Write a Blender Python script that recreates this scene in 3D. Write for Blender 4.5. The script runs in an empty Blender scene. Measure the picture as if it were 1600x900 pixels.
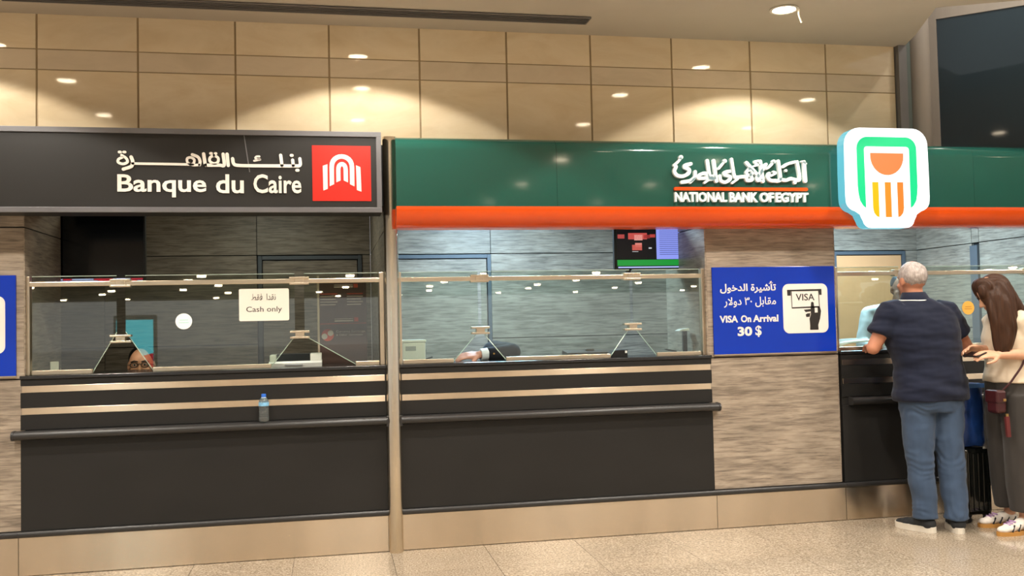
import bpy, bmesh, math, random
from mathutils import Vector as V, Matrix, noise

# ------------------------------------------------------------------ camera, world, exposure
scene = bpy.context.scene
COL = scene.collection
F = V((0.1917543, 0.98080195, 0.03546569)); R = V((0.98133041, -0.19105983, -0.02206291)); U = V((0.01486327, -0.03903422, 0.99912733))
CAM = V((0.0, -6.0647, 1.4543))
cam = bpy.data.cameras.new('camera'); cam.sensor_width = 36; cam.lens = 1456.04 * 36 / 1600; cam.clip_start = .05; cam.clip_end = 300
camo = bpy.data.objects.new('camera', cam); COL.objects.link(camo)
camo.matrix_world = Matrix(((R.x, U.x, -F.x, CAM.x), (R.y, U.y, -F.y, CAM.y), (R.z, U.z, -F.z, CAM.z), (0, 0, 0, 1)))
scene.camera = camo
w = bpy.data.worlds.new('hall_ambient'); scene.world = w; w.use_nodes = True
w.node_tree.nodes['Background'].inputs[0].default_value = (1.0, .96, .91, 1)
w.node_tree.nodes['Background'].inputs[1].default_value = .95
scene.view_settings.view_transform = 'Standard'; scene.view_settings.look = 'None'
scene.view_settings.gamma = 1; scene.view_settings.use_curve_mapping = False
scene.view_settings.exposure = 0.0
DOWNLIGHT_W = 132.0          # each recessed ceiling lamp
WARM = (1.0, .935, .835)
BOOTH1_W, BOOTH2_W, BOOTH3_W = 10.0, 98.0, 95.0     # ceiling panels inside the three booths
random.seed(4)

# ------------------------------------------------------------------ helpers
def lin(h):
    h = h.lstrip('#'); c = [int(h[i:i+2], 16) / 255 for i in (0, 2, 4)]
    return tuple(x / 12.92 if x <= .04045 else ((x + .055) / 1.055) ** 2.4 for x in c) + (1,)
def mat(name, col, rough=.5, metal=0, emit=0, emitcol=None, vary=0, vscale=(8, 8, 8), bump=0, bscale=(60, 60, 60), coat=0, spec=.5, aniso=0, trans=0, sheen=0):
    m = bpy.data.materials.new(name); m.use_nodes = True; n = m.node_tree.nodes; l = m.node_tree.links
    b = n['Principled BSDF']; c = lin(col) if isinstance(col, str) else tuple(col) + (1,)
    b.inputs['Base Color'].default_value = c; b.inputs['Roughness'].default_value = rough; b.inputs['Metallic'].default_value = metal
    b.inputs['Specular IOR Level'].default_value = spec; b.inputs['Coat Weight'].default_value = coat; b.inputs['Coat Roughness'].default_value = .06
    b.inputs['Transmission Weight'].default_value = trans; b.inputs['Sheen Weight'].default_value = sheen
    if aniso:
        b.inputs['Anisotropic'].default_value = aniso; b.inputs['Anisotropic Rotation'].default_value = .25
        tg = n.new('ShaderNodeTangent'); tg.direction_type = 'UV_MAP'; tg.uv_map = 'UVMap'; l.new(tg.outputs[0], b.inputs['Tangent'])
    if emit:
        b.inputs['Emission Strength'].default_value = emit; b.inputs['Emission Color'].default_value = (lin(emitcol) if emitcol else c)
    if vary or bump:
        tc = n.new('ShaderNodeTexCoord')
    if vary:
        mp = n.new('ShaderNodeMapping'); mp.inputs['Scale'].default_value = vscale; l.new(tc.outputs['Object'], mp.inputs[0])
        nz = n.new('ShaderNodeTexNoise'); nz.inputs['Scale'].default_value = 1; nz.inputs['Detail'].default_value = 5; l.new(mp.outputs[0], nz.inputs['Vector'])
        mr = n.new('ShaderNodeMapRange'); mr.inputs[1].default_value = .3; mr.inputs[2].default_value = .7; mr.inputs[3].default_value = 1 - vary; mr.inputs[4].default_value = 1 + vary; l.new(nz.outputs[0], mr.inputs[0])
        mx = n.new('ShaderNodeVectorMath'); mx.operation = 'SCALE'; mx.inputs[0].default_value = c[:3]; l.new(mr.outputs[0], mx.inputs['Scale']); l.new(mx.outputs[0], b.inputs['Base Color'])
    if bump:
        mp2 = n.new('ShaderNodeMapping'); mp2.inputs['Scale'].default_value = bscale; l.new(tc.outputs['Object'], mp2.inputs[0])
        n2 = n.new('ShaderNodeTexNoise'); n2.inputs['Scale'].default_value = 1; n2.inputs['Detail'].default_value = 4; l.new(mp2.outputs[0], n2.inputs['Vector'])
        bp = n.new('ShaderNodeBump'); bp.inputs['Strength'].default_value = bump; bp.inputs['Distance'].default_value = .01; l.new(n2.outputs[0], bp.inputs['Height']); l.new(bp.outputs[0], b.inputs['Normal'])
    return m
def ramp_mat(name, stops, mscale, rough, coat=0, spec=.5, bump=0, second=None, detail=8, dist=0, per_object=True, musgrave=None):
    """noise -> colour ramp, offset by the object's random value so that alike panels differ"""
    m = bpy.data.materials.new(name); m.use_nodes = True; n = m.node_tree.nodes; l = m.node_tree.links; b = n['Principled BSDF']
    b.inputs['Roughness'].default_value = rough; b.inputs['Coat Weight'].default_value = coat; b.inputs['Coat Roughness'].default_value = .05; b.inputs['Specular IOR Level'].default_value = spec
    g = n.new('ShaderNodeNewGeometry'); oi = n.new('ShaderNodeObjectInfo')
    sc = n.new('ShaderNodeVectorMath'); sc.operation = 'MULTIPLY'; sc.inputs[1].default_value = mscale; l.new(g.outputs['Position'], sc.inputs[0])
    ad = n.new('ShaderNodeVectorMath'); ad.operation = 'ADD'; l.new(sc.outputs[0], ad.inputs[0])
    if per_object:
        s2 = n.new('ShaderNodeVectorMath'); s2.operation = 'SCALE'; s2.inputs[0].default_value = (37, 53, 71); l.new(oi.outputs['Random'], s2.inputs['Scale']); l.new(s2.outputs[0], ad.inputs[1])
    nz = n.new('ShaderNodeTexNoise'); nz.inputs['Scale'].default_value = 1; nz.inputs['Detail'].default_value = detail; nz.inputs['Roughness'].default_value = .6; nz.inputs['Distortion'].default_value = dist; l.new(ad.outputs[0], nz.inputs['Vector'])
    cr = n.new('ShaderNodeValToRGB'); l.new(nz.outputs[0], cr.inputs[0]); e = cr.color_ramp.elements
    e[0].position, e[0].color = stops[0][0], lin(stops[0][1]); e[1].position, e[1].color = stops[-1][0], lin(stops[-1][1])
    for p, h in stops[1:-1]:
        k = e.new(p); k.color = lin(h)
    out = cr.outputs[0]
    if second:
        sc2 = n.new('ShaderNodeVectorMath'); sc2.operation = 'MULTIPLY'; sc2.inputs[1].default_value = second[0]; l.new(ad.outputs[0], sc2.inputs[0])
        n2 = n.new('ShaderNodeTexNoise'); n2.inputs['Scale'].default_value = 1; n2.inputs['Detail'].default_value = 3; l.new(sc2.outputs[0], n2.inputs['Vector'])
        mr = n.new('ShaderNodeMapRange'); mr.inputs[1].default_value = .3; mr.inputs[2].default_value = .7; mr.inputs[3].default_value = 1 - second[1]; mr.inputs[4].default_value = 1 + second[1]; l.new(n2.outputs[0], mr.inputs[0])
        v = n.new('ShaderNodeVectorMath'); v.operation = 'SCALE'; l.new(out, v.inputs[0]); l.new(mr.outputs[0], v.inputs['Scale']); out = v.outputs[0]
    l.new(out, b.inputs['Base Color'])
    if bump:
        bp = n.new('ShaderNodeBump'); bp.inputs['Strength'].default_value = bump; bp.inputs['Distance'].default_value = .004; l.new(nz.outputs[0], bp.inputs['Height']); l.new(bp.outputs[0], b.inputs['Normal'])
    return m
def glass_mat(name, tint, base=.06, edge=.7):
    """clear sheet: mostly see-through, mirrors the hall faintly, more at grazing angles"""
    m = bpy.data.materials.new(name); m.use_nodes = True; n = m.node_tree.nodes; l = m.node_tree.links; n.remove(n['Principled BSDF'])
    t = n.new('ShaderNodeBsdfTransparent'); t.inputs[0].default_value = lin(tint); g = n.new('ShaderNodeBsdfGlossy'); g.inputs['Roughness'].default_value = .01; g.inputs[0].default_value = (1, 1, 1, 1)
    lw = n.new('ShaderNodeLayerWeight'); pw = n.new('ShaderNodeMath'); pw.operation = 'POWER'; pw.inputs[1].default_value = 5; l.new(lw.outputs['Facing'], pw.inputs[0])
    ma = n.new('ShaderNodeMath'); ma.operation = 'MULTIPLY_ADD'; ma.inputs[1].default_value = edge; ma.inputs[2].default_value = base; l.new(pw.outputs[0], ma.inputs[0])
    mx = n.new('ShaderNodeMixShader'); l.new(ma.outputs[0], mx.inputs[0]); l.new(t.outputs[0], mx.inputs[1]); l.new(g.outputs[0], mx.inputs[2]); l.new(mx.outputs[0], n['Material Output'].inputs[0])
    return m

ORG = {}
def org(o): return ORG.get(o, V((0, 0, 0))) if o else V((0, 0, 0))
def tag(o, label, cat, group=None, kind=None):
    if label: o['label'] = label
    if cat: o['category'] = cat
    if group: o['group'] = group
    if kind: o['kind'] = kind
    return o
def thing(name, loc, label, cat, group=None, kind=None):
    o = bpy.data.objects.new(name, None); COL.objects.link(o); o.location = loc; o.empty_display_size = .1; ORG[o] = V(loc)
    return tag(o, label, cat, group, kind)
def add(name, me, m, parent=None, smooth=False, label=None, cat=None, group=None, kind=None):
    """link a mesh that is in world coordinates; top-level ones get their origin at the base centre"""
    if parent is None:
        xs = [v.co for v in me.vertices]
        lo = V([min(c[i] for c in xs) for i in range(3)]); hi = V([max(c[i] for c in xs) for i in range(3)])
        og = V(((lo.x + hi.x) / 2, (lo.y + hi.y) / 2, lo.z))
    else: og = org(parent)
    me.transform(Matrix.Translation(-og))
    if m: me.materials.append(m)
    if smooth:
        for p in me.polygons: p.use_smooth = True
    o = bpy.data.objects.new(name, me); COL.objects.link(o); ORG[o] = og
    if parent is None: o.location = og
    else: o.parent = parent
    return tag(o, label, cat, group, kind)
def fin(bm, name, recalc=True):
    if recalc: bmesh.ops.recalc_face_normals(bm, faces=bm.faces)
    me = bpy.data.meshes.new(name); bm.to_mesh(me); bm.free(); return me
def add_bx(bm, x0, x1, y0, y1, z0, z1, bev=0, seg=2):
    vs = [bm.verts.new((x, y, z)) for x in (x0, x1) for y in (y0, y1) for z in (z0, z1)]
    fs = [bm.faces.new([vs[i] for i in q]) for q in ((0, 1, 3, 2), (4, 6, 7, 5), (0, 4, 5, 1), (2, 3, 7, 6), (0, 2, 6, 4), (1, 5, 7, 3))]
    if bev:
        es = list({e for f in fs for e in f.edges}); bmesh.ops.bevel(bm, geom=es, offset=bev, segments=seg, affect='EDGES', profile=.5)
def box(name, x0, x1, y0, y1, z0, z1, m, parent=None, bev=0, smooth=False, uv=False, **k):
    bm = bmesh.new(); add_bx(bm, x0, x1, y0, y1, z0, z1, bev)
    if uv:
        u = bm.loops.layers.uv.new('UVMap')
        for f in bm.faces:
            for lp in f.loops: lp[u].uv = (lp.vert.co.x, lp.vert.co.z)
    return add(name, fin(bm, name), m, parent, smooth, **k)
def boxes(name, bl, m, parent=None, bev=0, **k):
    bm = bmesh.new()
    for b in bl: add_bx(bm, *b, bev=bev)
    return add(name, fin(bm, name), m, parent, **k)
def prism(name, pts, y0, y1, m, parent=None, bev=0, **k):
    """polygon in x,z extruded along y"""
    bm = bmesh.new(); a = [bm.verts.new((x, y0, z)) for x, z in pts]; b = [bm.verts.new((x, y1, z)) for x, z in pts]; n = len(pts)
    bm.faces.new(a); bm.faces.new(b[::-1])
    for i in range(n): bm.faces.new((a[i], b[i], b[(i+1) % n], a[(i+1) % n]))
    if bev:
        es = [e for e in bm.edges if all(abs(v.co.y - y0) < 1e-6 for v in e.verts)]
        bmesh.ops.bevel(bm, geom=es, offset=bev, segments=2, affect='EDGES')
    return add(name, fin(bm, name), m, parent, **k)
def extr_x(name, prof, x0, x1, m, parent=None, smooth=False, **k):
    """profile in y,z extruded along x"""
    bm = bmesh.new(); a = [bm.verts.new((x0, y, z)) for y, z in prof]; b = [bm.verts.new((x1, y, z)) for y, z in prof]; n = len(prof)
    bm.faces.new(a); bm.faces.new(b[::-1])
    for i in range(n): bm.faces.new((a[i], b[i], b[(i+1) % n], a[(i+1) % n]))
    o = add(name, fin(bm, name), m, parent, **k)
    if smooth:
        for p in o.data.polygons: p.use_smooth = len(p.vertices) == 4
        o.data.set_sharp_from_angle(angle=math.radians(40))
    return o
def poly_z(name, pts, z0, z1, m, parent=None, **k):
    bm = bmesh.new(); a = [bm.verts.new((x, y, z0)) for x, y in pts]; b = [bm.verts.new((x, y, z1)) for x, y in pts]; n = len(pts)
    bm.faces.new(a); bm.faces.new(b[::-1])
    for i in range(n): bm.faces.new((a[i], b[i], b[(i+1) % n], a[(i+1) % n]))
    return add(name, fin(bm, name), m, parent, **k)
def rot_axes(axis):
    t = V(axis).normalized(); h = V((0, 0, 1)) if abs(t.z) < .9 else V((1, 0, 0)); a = t.cross(h).normalized(); return t, a, t.cross(a)
def lathe(name, prof, c, m, parent=None, seg=32, axis=(0, 0, 1), smooth=True, **k):
    """profile of (radius, height) turned about an axis through c"""
    t, a, b = rot_axes(axis); c = V(c); bm = bmesh.new(); rows = []
    for r, h in prof:
        rows.append([bm.verts.new(c + t * h + (a * math.cos(2*math.pi*i/seg) + b * math.sin(2*math.pi*i/seg)) * max(r, 1e-4)) for i in range(seg)])
    for p, q in zip(rows, rows[1:]):
        for i in range(seg): bm.faces.new((p[i], p[(i+1) % seg], q[(i+1) % seg], q[i]))
    bm.faces.new(rows[0][::-1]); bm.faces.new(rows[-1])
    o = add(name, fin(bm, name), m, parent, smooth, **k)
    if smooth: o.data.set_sharp_from_angle(angle=math.radians(35))
    return o
def smooth_line(pts, n=6):
    pts = [V(p) for p in pts]
    if len(pts) < 3: return pts
    P = [pts[0]*2 - pts[1]] + pts + [pts[-1]*2 - pts[-2]]; out = []
    for i in range(1, len(P) - 2):
        for k in range(n):
            t = k / n; a, b, c, d = P[i-1], P[i], P[i+1], P[i+2]
            out.append(.5 * ((2*b) + (c - a)*t + (2*a - 5*b + 4*c - d)*t*t + (-a + 3*b - 3*c + d)*t**3))
    out.append(pts[-1]); return out
def tube_bm(bm, pts, radii, seg=12, caps='round'):
    pts = [V(p) for p in pts]; n = len(pts)
    if not hasattr(radii, '__len__'): radii = [radii] * n
    T = []
    for i in range(n):
        d = (pts[min(i+1, n-1)] - pts[max(i-1, 0)]); T.append(d.normalized() if d.length > 1e-9 else V((0, 0, 1)))
    h = V((0, 0, 1)) if abs(T[0].z) < .9 else V((1, 0, 0)); a = T[0].cross(h).normalized(); rings = []
    seq = []
    if caps == 'round':
        for k in (80, 55, 28): seq.append((pts[0] - T[0]*radii[0]*math.sin(math.radians(k)), radii[0]*math.cos(math.radians(k)), T[0]))
    for i in range(n): seq.append((pts[i], radii[i], T[i]))
    if caps == 'round':
        for k in (28, 55, 80): seq.append((pts[-1] + T[-1]*radii[-1]*math.sin(math.radians(k)), radii[-1]*math.cos(math.radians(k)), T[-1]))
    for c, r, t in seq:
        a = (a - t * a.dot(t)).normalized(); b = t.cross(a)
        rings.append([bm.verts.new(c + (a*math.cos(2*math.pi*i/seg) + b*math.sin(2*math.pi*i/seg))*r) for i in range(seg)])
    for p, q in zip(rings, rings[1:]):
        for i in range(seg): bm.faces.new((p[i], p[(i+1) % seg], q[(i+1) % seg], q[i]))
    bm.faces.new(rings[0][::-1]); bm.faces.new(rings[-1])
def tube(name, pts, r, m, parent=None, seg=12, caps='flat', **k):
    bm = bmesh.new(); tube_bm(bm, pts, r, seg, caps); o = add(name, fin(bm, name), m, parent, True, **k); o.data.set_sharp_from_angle(angle=math.radians(50)); return o
def rrect(x0, x1, z0, z1, r, n=6):
    out = []
    for cx, cz, a0 in ((x1-r, z1-r, 0), (x0+r, z1-r, 90), (x0+r, z0+r, 180), (x1-r, z0+r, 270)):
        for i in range(n+1):
            a = math.radians(a0 + 90*i/n); out.append((cx + r*math.cos(a), cz + r*math.sin(a)))
    return out
def stroke_bm(bm, pts, wd, y0, y1, smooth=True):
    """flat pen stroke in the x,z plane, y0 (front) to y1"""
    P = smooth_line([(p[0], p[1]) for p in pts], 5) if smooth and len(pts) > 2 else [V(p[:2]) for p in pts]
    n = len(P); L, Rr = [], []
    for i in range(n):
        d = (P[min(i+1, n-1)] - P[max(i-1, 0)]); d = d.normalized() if d.length > 1e-9 else V((1, 0)); nn = V((-d.y, d.x)) * wd / 2
        L.append(P[i] + nn); Rr.append(P[i] - nn)
    def capring(c, d0):
        return [c + V((math.cos(d0 + math.pi*k/5), math.sin(d0 + math.pi*k/5))) * wd/2 for k in range(1, 5)]
    d = P[-1] - P[-2]; e1 = capring(P[-1], math.atan2(d.y, d.x) - math.pi/2); d = P[0] - P[1]; e0 = capring(P[0], math.atan2(d.y, d.x) - math.pi/2)
    def vv(p, y): return bm.verts.new((p.x, y, p.y))
    fl = [vv(p, y0) for p in L]; fr = [vv(p, y0) for p in Rr]; bl = [vv(p, y1) for p in L]; br = [vv(p, y1) for p in Rr]
    for i in range(n-1):
        bm.faces.new((fl[i], fr[i], fr[i+1], fl[i+1])); bm.faces.new((bl[i], bl[i+1], br[i+1], br[i]))
        bm.faces.new((fl[i], fl[i+1], bl[i+1], bl[i])); bm.faces.new((fr[i], br[i], br[i+1], fr[i+1]))
    for e, a, b, a2, b2 in ((e1, fr[-1], fl[-1], br[-1], bl[-1]), (e0, fl[0], fr[0], bl[0], br[0])):
        f = [a] + [vv(p, y0) for p in e] + [b]; g = [a2] + [vv(p, y1) for p in e] + [b2]
        bm.faces.new(f); bm.faces.new(g[::-1])
        for i in range(len(f)-1): bm.faces.new((f[i], g[i], g[i+1], f[i+1]))
def strokes(name, sl, y0, y1, m, parent, **k):
    bm = bmesh.new()
    for s in sl:
        pts, wd = s[0], s[1]
        if len(pts) == 1: pts = [pts[0], (pts[0][0] + .0008, pts[0][1])]
        stroke_bm(bm, pts, wd, y0, y1)
    return add(name, fin(bm, name), m, parent, **k)
def text_data(s, x0, x1, z0, z1, y0, y1, off=0):
    """letters fitted into a rectangle of the x,z plane; list of (verts, faces) one per letter cluster"""
    cu = bpy.data.curves.new('lettering', 'FONT'); cu.body = s; cu.size = 1; cu.extrude = .05; cu.offset = off; cu.resolution_u = 3
    o = bpy.data.objects.new('lettering', cu); COL.objects.link(o)
    dg = bpy.context.evaluated_depsgraph_get(); dg.update(); me = bpy.data.meshes.new_from_object(o.evaluated_get(dg))
    COL.objects.unlink(o); bpy.data.objects.remove(o); bpy.data.curves.remove(cu)
    co = [v.co.copy() for v in me.vertices]; fs = [tuple(p.vertices) for p in me.polygons]; bpy.data.meshes.remove(me)
    ax, bx = min(c.x for c in co), max(c.x for c in co); az, bz = min(c.y for c in co), max(c.y for c in co)
    W = [(x0 + (c.x-ax)/(bx-ax)*(x1-x0), y0 if c.z > 0 else y1, z0 + (c.y-az)/(bz-az)*(z1-z0)) for c in co]
    # merge by position so that front, sides and back are one piece
    key = {}; idx = []
    for p in W:
        k = tuple(round(q, 6) for q in p); key.setdefault(k, len(key)); idx.append(key[k])
    pts = [None]*len(key)
    for k, i in key.items(): pts[i] = k
    par = list(range(len(pts)))
    def find(a):
        while par[a] != a: par[a] = par[par[a]]; a = par[a]
        return a
    F2 = []
    for f in fs:
        g = []
        for i in f:
            j = idx[i]
            if j not in g: g.append(j)
        if len(g) < 3: continue
        F2.append(g)
        for i in g[1:]: par[find(i)] = find(g[0])
    comp = {}
    for f in F2: comp.setdefault(find(f[0]), []).append(f)
    cl = []
    for fl in comp.values():
        xs = [pts[i][0] for f in fl for i in f]; cl.append([min(xs), max(xs), fl])
    cl.sort(key=lambda c: c[0]); out = []
    for c in cl:
        if out:
            q = out[-1]; ov = min(q[1], c[1]) - max(q[0], c[0])
            if ov > .5 * min(q[1]-q[0], c[1]-c[0]): q[0] = min(q[0], c[0]); q[1] = max(q[1], c[1]); q[2] = q[2] + c[2]; continue
        out.append(list(c))
    res = []
    for a, b, fl in out:
        ids = sorted({i for f in fl for i in f}); mp = {i: k for k, i in enumerate(ids)}
        res.append(([pts[i] for i in ids], [[mp[i] for i in f] for f in fl]))
    return res
def text(s, x0, x1, z0, z1, y0, y1, m, parent, off=0, each=True, name='letter', **k):
    d = text_data(s, x0, x1, z0, z1, y0, y1, off)
    if not each:
        vs, fs = [], []
        for a, b in d: n = len(vs); vs += a; fs += [[i+n for i in f] for f in b]
        d = [(vs, fs)]
    for vs, fs in d:
        me = bpy.data.meshes.new(name); me.from_pydata(vs, [], fs); me.update(); add(name, me, m, parent, **k)

# ------------------------------------------------------------------ materials
M = {}
M['stone'] = ramp_mat('cream_stone', [(.25, '#dac49e'), (.45, '#e3cfac'), (.6, '#e8d6b6'), (.8, '#ddc8a4')], (1.6, 1.6, 4.5), .045, spec=.5, detail=9, dist=1.2, second=((.5, .5, .5), .06))
M['stone_band'] = ramp_mat('pale_stone', [(.25, '#cfbea2'), (.5, '#dccbb0'), (.8, '#d2c0a4')], (1.6, 1.6, 4.5), .045, detail=9, dist=1.0, second=((.5, .5, .5), .04))
M['joint'] = mat('stone_joint', '#a08a68', .8, vary=.1)
M['plaster'] = mat('ceiling_plaster', '#c6bdb0', .85, vary=.03, vscale=(3, 3, 3))
M['wood'] = ramp_mat('grey_wood_laminate', [(.28, '#665b50'), (.42, '#85786a'), (.52, '#988a7a'), (.62, '#a59786'), (.8, '#897c6e')], (5.5, 5.5, 66), .42, detail=10, dist=.4, second=((.6, .6, .10), .18), bump=.15)
M['floor'] = ramp_mat('speckled_granite', [(.28, '#6a5d4f'), (.42, '#938471'), (.52, '#a49582'), (.6, '#b2a490'), (.74, '#cfc4b3')], (95, 95, 95), .12, detail=3, second=((.012, .012, .012), .10), spec=.5)
M['grout'] = mat('floor_grout', '#5f5344', .8, vary=.1)
M['steel'] = mat('brushed_steel_plate', '#dccdb8', .27, 1, vary=.08, vscale=(4, 4, .6), aniso=.9)
M['steel_col'] = mat('brushed_steel_column', '#e2d6c2', .20, 1, vary=.05, vscale=(3, 3, 2), bump=.02, bscale=(300, 300, 3))
M['strip'] = mat('champagne_metal_strip', '#ead9c2', .28, 1, vary=.08, vscale=(5, 5, 1), aniso=.9)
M['rail'] = mat('satin_steel_rail', '#dccdb6', .30, 1, vary=.06, vscale=(6, 6, 6))
M['black'] = mat('black_laminate', '#262524', .36, vary=.08, vscale=(2, 2, 4), spec=.25)
M['rubber'] = mat('black_bumper_vinyl', '#2c2b2b', .34, vary=.05, vscale=(5, 5, 30), spec=.5)
M['black_top'] = mat('black_worktop', '#242323', .18, vary=.05)
M['sign_grey'] = mat('grey_sign_frame', '#6d6c6f', .42, .15, vary=.04)
M['sign_dark'] = mat('charcoal_sign_face', '#2c2b2a', .42, spec=.3, vary=.08, vscale=(1.5, 1, 1.5))
M['void'] = mat('dark_gap', '#151413', .8, vary=.05)
M['letter_white'] = mat('off_white_acrylic', '#efe9e0', .4, vary=.03)
M['letter_glow'] = mat('white_acrylic_lettering', '#eef4f2', .35, vary=.04, emit=.10, emitcol='#dff2f0')
M['red'] = mat('red_logo_tile', '#d8281c', .35, vary=.03)
M['green'] = mat('green_gloss_panel', '#1d5147', .10, vary=.03, vscale=(2, 2, 2), coat=.6)
M['orange'] = mat('orange_gloss_panel', '#e65208', .22, vary=.03, coat=.1)
M['orange_line'] = mat('orange_line', '#f2500c', .3, vary=.03)
M['blue'] = mat('blue_sign_face', '#0f34a8', .18, vary=.05, vscale=(3, 3, 3), spec=.3)
M['picto_white'] = mat('white_print', '#e8e2da', .3, vary=.02)
M['picto_black'] = mat('black_print', '#2a2725', .4, vary=.03)
M['glass'] = glass_mat('clear_screen_glass', '#eef2ec')
M['glass_edge'] = mat('glass_edge_green', '#b9cdbf', .15, vary=.03, spec=.8)
M['dark_glass'] = mat('dark_tinted_glass', '#2c3b44', .05, vary=.08, vscale=(.8, .8, .8), spec=.3)
M['frame_grey'] = mat('grey_door_frame', '#5d6166', .45, .2, vary=.04)
M['trim_grey'] = mat('grey_aluminium_trim', '#7a7878', .45, .3, vary=.05)
M['trim_teal'] = mat('green_grey_trim', '#5f6a66', .45, vary=.05)
M['trim_beige'] = mat('beige_painted_trim', '#a39a90', .5, vary=.06, vscale=(10, 10, .5))
M['beige_door'] = mat('beige_door_leaf', '#e6a874', .4, vary=.06, vscale=(2, 2, 2))
M['screen_off'] = mat('black_television_glass', '#0d1116', .12, vary=.1)
M['plastic_black'] = mat('black_plastic', '#141414', .35, vary=.05)
M['plastic_white'] = mat('white_plastic', '#dfe2dc', .4, vary=.03)
M['plastic_grey'] = mat('grey_plastic', '#9aa0a2', .45, vary=.05)
M['brown_plastic'] = mat('brown_grey_plastic', '#4b423a', .4, vary=.05)
M['paper'] = mat('white_paper', '#eee9dd', .7, vary=.02)
M['lamp_lens'] = mat('lit_lamp_lens', '#fff3dc', .4, emit=38, emitcol='#ffe9c8')
M['lamp_trim'] = mat('white_lamp_trim', '#e8e2d8', .4, vary=.03)
def em(name, h, s): return mat(name, tuple(c*.15 for c in lin(h)[:3]), .35, emit=s, emitcol=h, vary=.02)

# ------------------------------------------------------------------ setting: floor
ZC = 3.448
fl = box('floor', -30, 34, -64, 4.5, -.12, -.012, M['grout'], label='polished speckled granite floor of the hall', cat='floor', kind='structure')
T = .6; XF = -.243
def tile_mesh():
    bm = bmesh.new(); add_bx(bm, -T/2 + .0015, T/2 - .0015, -T/2 + .0015, T/2 - .0015, -.014, 0); return fin(bm, 'tile')
tm = tile_mesh(); tm.materials.append(M['floor'])
for i in range(-6, 12):
    for j in range(1, 9):
        o = bpy.data.objects.new('tile', tm); COL.objects.link(o); o.parent = fl
        o.location = V((XF + (i+.5)*T, .04 - (j-.5)*T, 0)) - org(fl)
box('tile_field', -30, 34, -64, .04 - 8*T, -.014, 0, M['floor'], fl)
box('tile_field', -30, XF - 6*T, .04 - 8*T, .04, -.014, 0, M['floor'], fl)
box('tile_field', XF + 12*T, 34, .04 - 8*T, .04, -.014, 0, M['floor'], fl)
box('tile_field', -30, 34, .04, 4.5, -.014, 0, M['floor'], fl)

# ------------------------------------------------------------------ setting: stone wall above the booths
YW = .178
wu = box('wall_upper', -6.6, 4.185, YW + .006, YW + .25, 2.62, 4.3, M['joint'], label='cream polished stone wall above the bank signs', cat='wall', kind='structure')
rows = [(2.62, 3.096, 'stone'), (3.096, 3.226, 'stone_band'), (3.226, 3.62, 'stone')]
for k in range(-8, 10):
    xa = -1.783 + k*T; xb = min(xa + T, 4.184)
    for z0, z1, mm in rows:
        box('stone_panel', xa + .006, xb - .006, YW, YW + .010, z0 + .003, z1 - .003, M[mm], wu, bev=.0015)
box('wall_lintel', -6.6, 7.0, .02, YW + .25, 2.22, 2.62, M['void'], label='dark lintel carrying the bank signs', cat='wall', kind='structure')

# ceiling with its cut-out beside the column at the right
hole = [(4.26, .178), (4.165, -.106), (3.93, -.67), (4.415, -.88), (9.0, -2.87), (9.0, 4.5)]
ce = bpy.data.meshes.new('ceiling'); bm = bmesh.new()
outer = [(-30, -64), (34, -64), (34, 4.5), (9.0, 4.5), (9.0, -2.87), (4.415, -.88), (3.93, -.67), (4.165, -.106), (4.26, .178), (4.26, .42), (-30, .42)]
a = [bm.verts.new((x, y, ZC)) for x, y in outer]; b = [bm.verts.new((x, y, ZC + .14)) for x, y in outer]
bm.faces.new(a); bm.faces.new(b[::-1])
for i in range(len(a)): bm.faces.new((a[i], b[i], b[(i+1) % len(a)], a[(i+1) % len(a)]))
add('ceiling', fin(bm, 'ceiling'), M['plaster'], label='pale plaster ceiling of the hall', cat='ceiling', kind='structure')
box('ceiling', 3.5, 9.2, -3.2, 4.5, 4.6, 4.7, M['plaster'], label='high ceiling of the recess behind the dark glazing', cat='ceiling', kind='structure')

# right-hand recess: posts, column, dark glazing
box('trim_1', 4.186, 4.252, .13, .26, 2.62, 4.5, M['trim_grey'], label='dark grey metal strip ending the stone wall', cat='trim', kind='structure')
box('trim_2', 4.254, 4.33, .20, .30, 2.62, 4.5, M['trim_teal'], label='green-grey recessed strip beside the round column', cat='trim', kind='structure')
lathe('round_column', [(.085, 2.5), (.085, 4.5)], (4.42, .24, 0), M['trim_beige'], kind='structure', label='beige round column rising beside the dark glazing', cat='column')
gd = (V((5.169, .007)) - V((4.705, .395))).normalized(); gn = V((-gd.y, gd.x))
if gn.y < 0: gn = -gn
g0 = V((4.705, .395))
def gq(s, t): p = g0 + gd*s + gn*t; return (p.x, p.y)
wn = thing('window_1', (g0.x + .8*gd.x, g0.y + .8*gd.y, 2.4), 'large dark glazed panel above the green sign at the right', 'window', kind='structure')
poly_z('pane', [gq(0, .01), gq(2.6, .01), gq(2.6, .03), gq(0, .03)], 2.4, 3.75, M['dark_glass'], wn)
poly_z('header', [gq(-.12, 0), gq(2.6, 0), gq(2.6, .12), gq(-.12, .12)], 3.75, 4.6, M['trim_beige'], wn)
poly_z('jamb', [gq(-.12, 0), gq(-.002, 0), gq(-.002, .1), gq(-.12, .1)], 2.4, 3.75, M['trim_beige'], wn)
bm = bmesh.new()

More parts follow.
